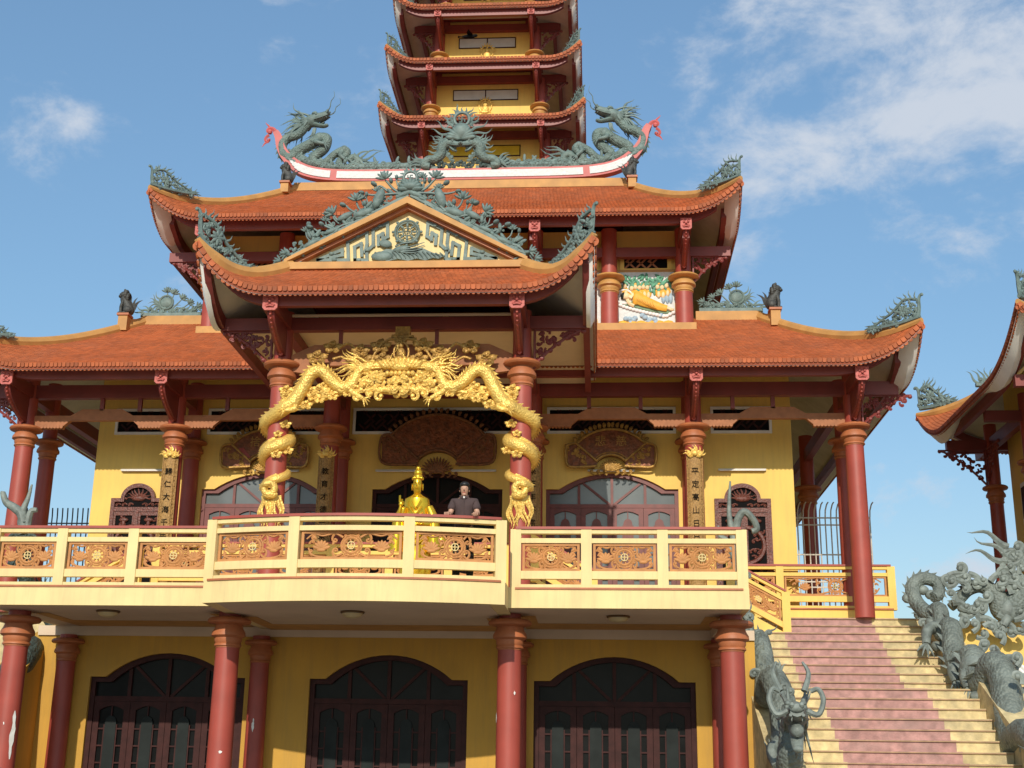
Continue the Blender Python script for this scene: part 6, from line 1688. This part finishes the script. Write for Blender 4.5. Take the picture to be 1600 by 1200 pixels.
mb = MB(); mb.tube([(p.x,YW-.3,p.z+.33),(p.x,YW-.3,p.z+.55),(p.x-.12,YW-.15,p.z+.6),(p.x-.12,YW,p.z+.6)],.02,6); mb.lathe((p.x,YW-.3,p.z),[(.21,.25),(.22,.23),(.17,.22)],6); mb.build('hanger','stonesmooth',tl_)

# ================================================================== NEIGHBOURING TEMPLE
nb = thing('neighbouring_temple','second yellow temple with upturned orange roof partly visible at the right edge','temple')
nr = Roof(14.45,25.5,30.5,41.0,11.62, 17.4,22.5,33.6,38,14.0, 1.15,3.2,c=.2,pw=2.2,fall=2.2)
make_roof(nb,nr,sides='flrb',tilesides='lbf',fas_in=.40,tile=.13)
mb = MB(); mb.box(16.55,24,33,38.9,4.6,13.0); mb.box(16.0,25,32,40.5,0,5.3); mb.build('wall','wall',nb)
for (x,y) in ((16.15,39.2),(16.15,35.8),(16.15,32.4),(19.5,39.2),(19.5,32.4)): column(nb,x,y,5.3,12,10.15,.20)
mb = MB(); mb.box(16.05,16.25,31,40.6,11.2,11.55); mb.box(14.8,24,39.1,39.3,11.2,11.5); mb.box(14.8,24,32.3,32.5,11.2,11.5); mb.box(15.0,16.04,35.7,35.9,11.2,11.5); mb.box(14.9,16.04,39.3 if 0 else 39.31,39.45,11.15,11.45); mb.build('roof_beam','maroon',nb)
carved_bracket(nb,(15.95,39.2,11.2),(-1,0,0),1.4,1.1,seed=91); carved_bracket(nb,(15.95,39.1,11.2),(0,-1,0),1.3,.9,seed=92)
corbel(nb,14.95,35.8,11.35,16.0,10.3,1.0,(-1,0)) if 0 else None
for yy in (39.2,):
    pass
tip2 = nr.P('f',0,0)
mb = MB(); mb.box(16.50,16.549,36.9,38.0,8.7,9.9); mb.build('window_frame','white',nb); mb = MB(); mb.box(16.46,16.499,37.05,37.85,8.85,9.75); mb.build('window_lattice','wood',nb)
mb = MB(); tip = nr.P('l',0,0); X_ = V((1,-1,0)).normalized(); n_ = X_.cross(V((0,0,1))); n_ = n_ if n_.y < 0 else -n_; fr = Fr((tip.x,tip.y,0),X_,(0,0,1),n_)
scroll_finial(mb,fr,lambda k:((nr.P('l',0,.03+k*.26)-tip).dot(X_),nr.P('l',0,.03+k*.26).z+.2),1.5,31); o = mb.build('roof_finial','bronze',None,True); tag(o,'grey-green scroll on the far corner of the neighbouring temple roof','roof ornament')
mb = MB(); X_ = V((1,1,0)).normalized(); n_ = X_.cross(V((0,0,1))); fr = Fr((tip2.x,tip2.y,0),X_,(0,0,1),n_ if n_.y<0 else -n_)
scroll_finial(mb,fr,lambda k:((nr.P('f',0,.03+k*.26)-tip2).dot(X_),nr.P('f',0,.03+k*.26).z+.2),1.3,33); o = mb.build('roof_finial','bronze',None,True); tag(o,'grey-green scroll on the near corner of the neighbouring temple roof','roof ornament')
mb = MB(); p = at(1545,600,39.5); fr = Fr(p,(1,0,0))
for k in range(9): flame(mb,fr,.1*k-.3,0,2.3-.2*k,.55,.05,1,k)
for k in range(5): curl(mb,fr,-.2+.12*k,.0,1.2+.2*k,.5,.05,(-1)**k)
mb.tube([fr(-.4,-.03),fr(.9,-.03)],.08,6); mb.tube([fr(.7,-.03),(p.x+.7,39.5,11.9)],.06,6)
o = mb.build('roof_finial','bronze',None,True); tag(o,'small grey-green flame ornament on the slope of the neighbouring temple roof','roof ornament')

# ================================================================== FENCES
def fence(x0,x1,Y,zt,m,lb,gate=False):
    t = thing('iron_fence',lb,'fence','iron fences on the side terraces')
    mb = MB(); n = int((x1-x0)/.145)
    for k in range(n+1):
        x = x0+(x1-x0)*k/n; mb.tube([(x,Y,TZ),(x,Y,zt-.45),(x+.01,Y-.03,zt-.2),(x+.04,Y-.12,zt-.05),(x+.07,Y-.2,zt)],.02,5)
    mb.build('bars',m,t,True)
    for z in (zt-.42,zt-.62,zt-1.45,zt-2.2,zt-2.35):
        mb = MB(); mb.box(x0,x1,Y-.02,Y+.02,z,z+.035); mb.build('rail',m,t)
fence(9.3,11.75,36.2,8.95,'ironw','pale iron fence with outward curved tips behind the right terrace columns',True)
fence(-12.3,-9.3,36.2,8.75,'irond','dark iron fence with outward curved tips behind the left terrace columns')

# ================================================================== BIRD, SIGN
bd = thing('bird','small dark bird flying in front of the second tower window','bird'); p = at(733,57,42.9)
mb = MB(); mb.tube(cr([p+V((-.30,0,-.02)),p+V((-.1,0,0)),p+V((.12,0,.0)),p+V((.24,0,.03)),p+V((.32,0,.02))],4),[.02,.03,.045,.06,.07,.085,.09,.09,.085,.075,.065,.06,.06,.058,.05,.03,.008],8); mb.build('body','black',bd,True)
for s in (-1,1):
    w_ = MB(); a = p+V((.06,0,.03)); w_.add([a+V((-.1,0,0)),a+V((.1,0,0)),a+V((.06+.0,s*.25,-.02 if s<0 else .18)),a+V((-.05,s*.45,.0 if s<0 else .25)),a+V((-.14,s*.2,.02))],[(0,1,2,3,4)]); w_.build('wing','black',bd)
w_ = MB(); w_.prism([p+V((-.26,0,0)),p+V((-.42,-.07,-.02)),p+V((-.44,.07,-.02))],(0,0,.01)); w_.build('tail','black',bd)
sg = thing('notice_sign','small purple notice with pale lines on the wall at the bottom left corner','sign')
mb = MB(); mb.box(-7.148,-7.12,27.2,27.75,1.5,2.25); mb.build('sign_frame','white',sg); mb = MB(); mb.box(-7.119,-7.11,27.24,27.71,1.54,2.21); mb.build('sign_face','signp',sg)
mb = MB()
for k,z in enumerate((2.08,1.95,1.78,1.65)):
    for q in range(4): mb.box(-7.109,-7.105,27.30+.09*q,27.36+.09*q,z,z+.07)
mb.build('lettering','white',sg)
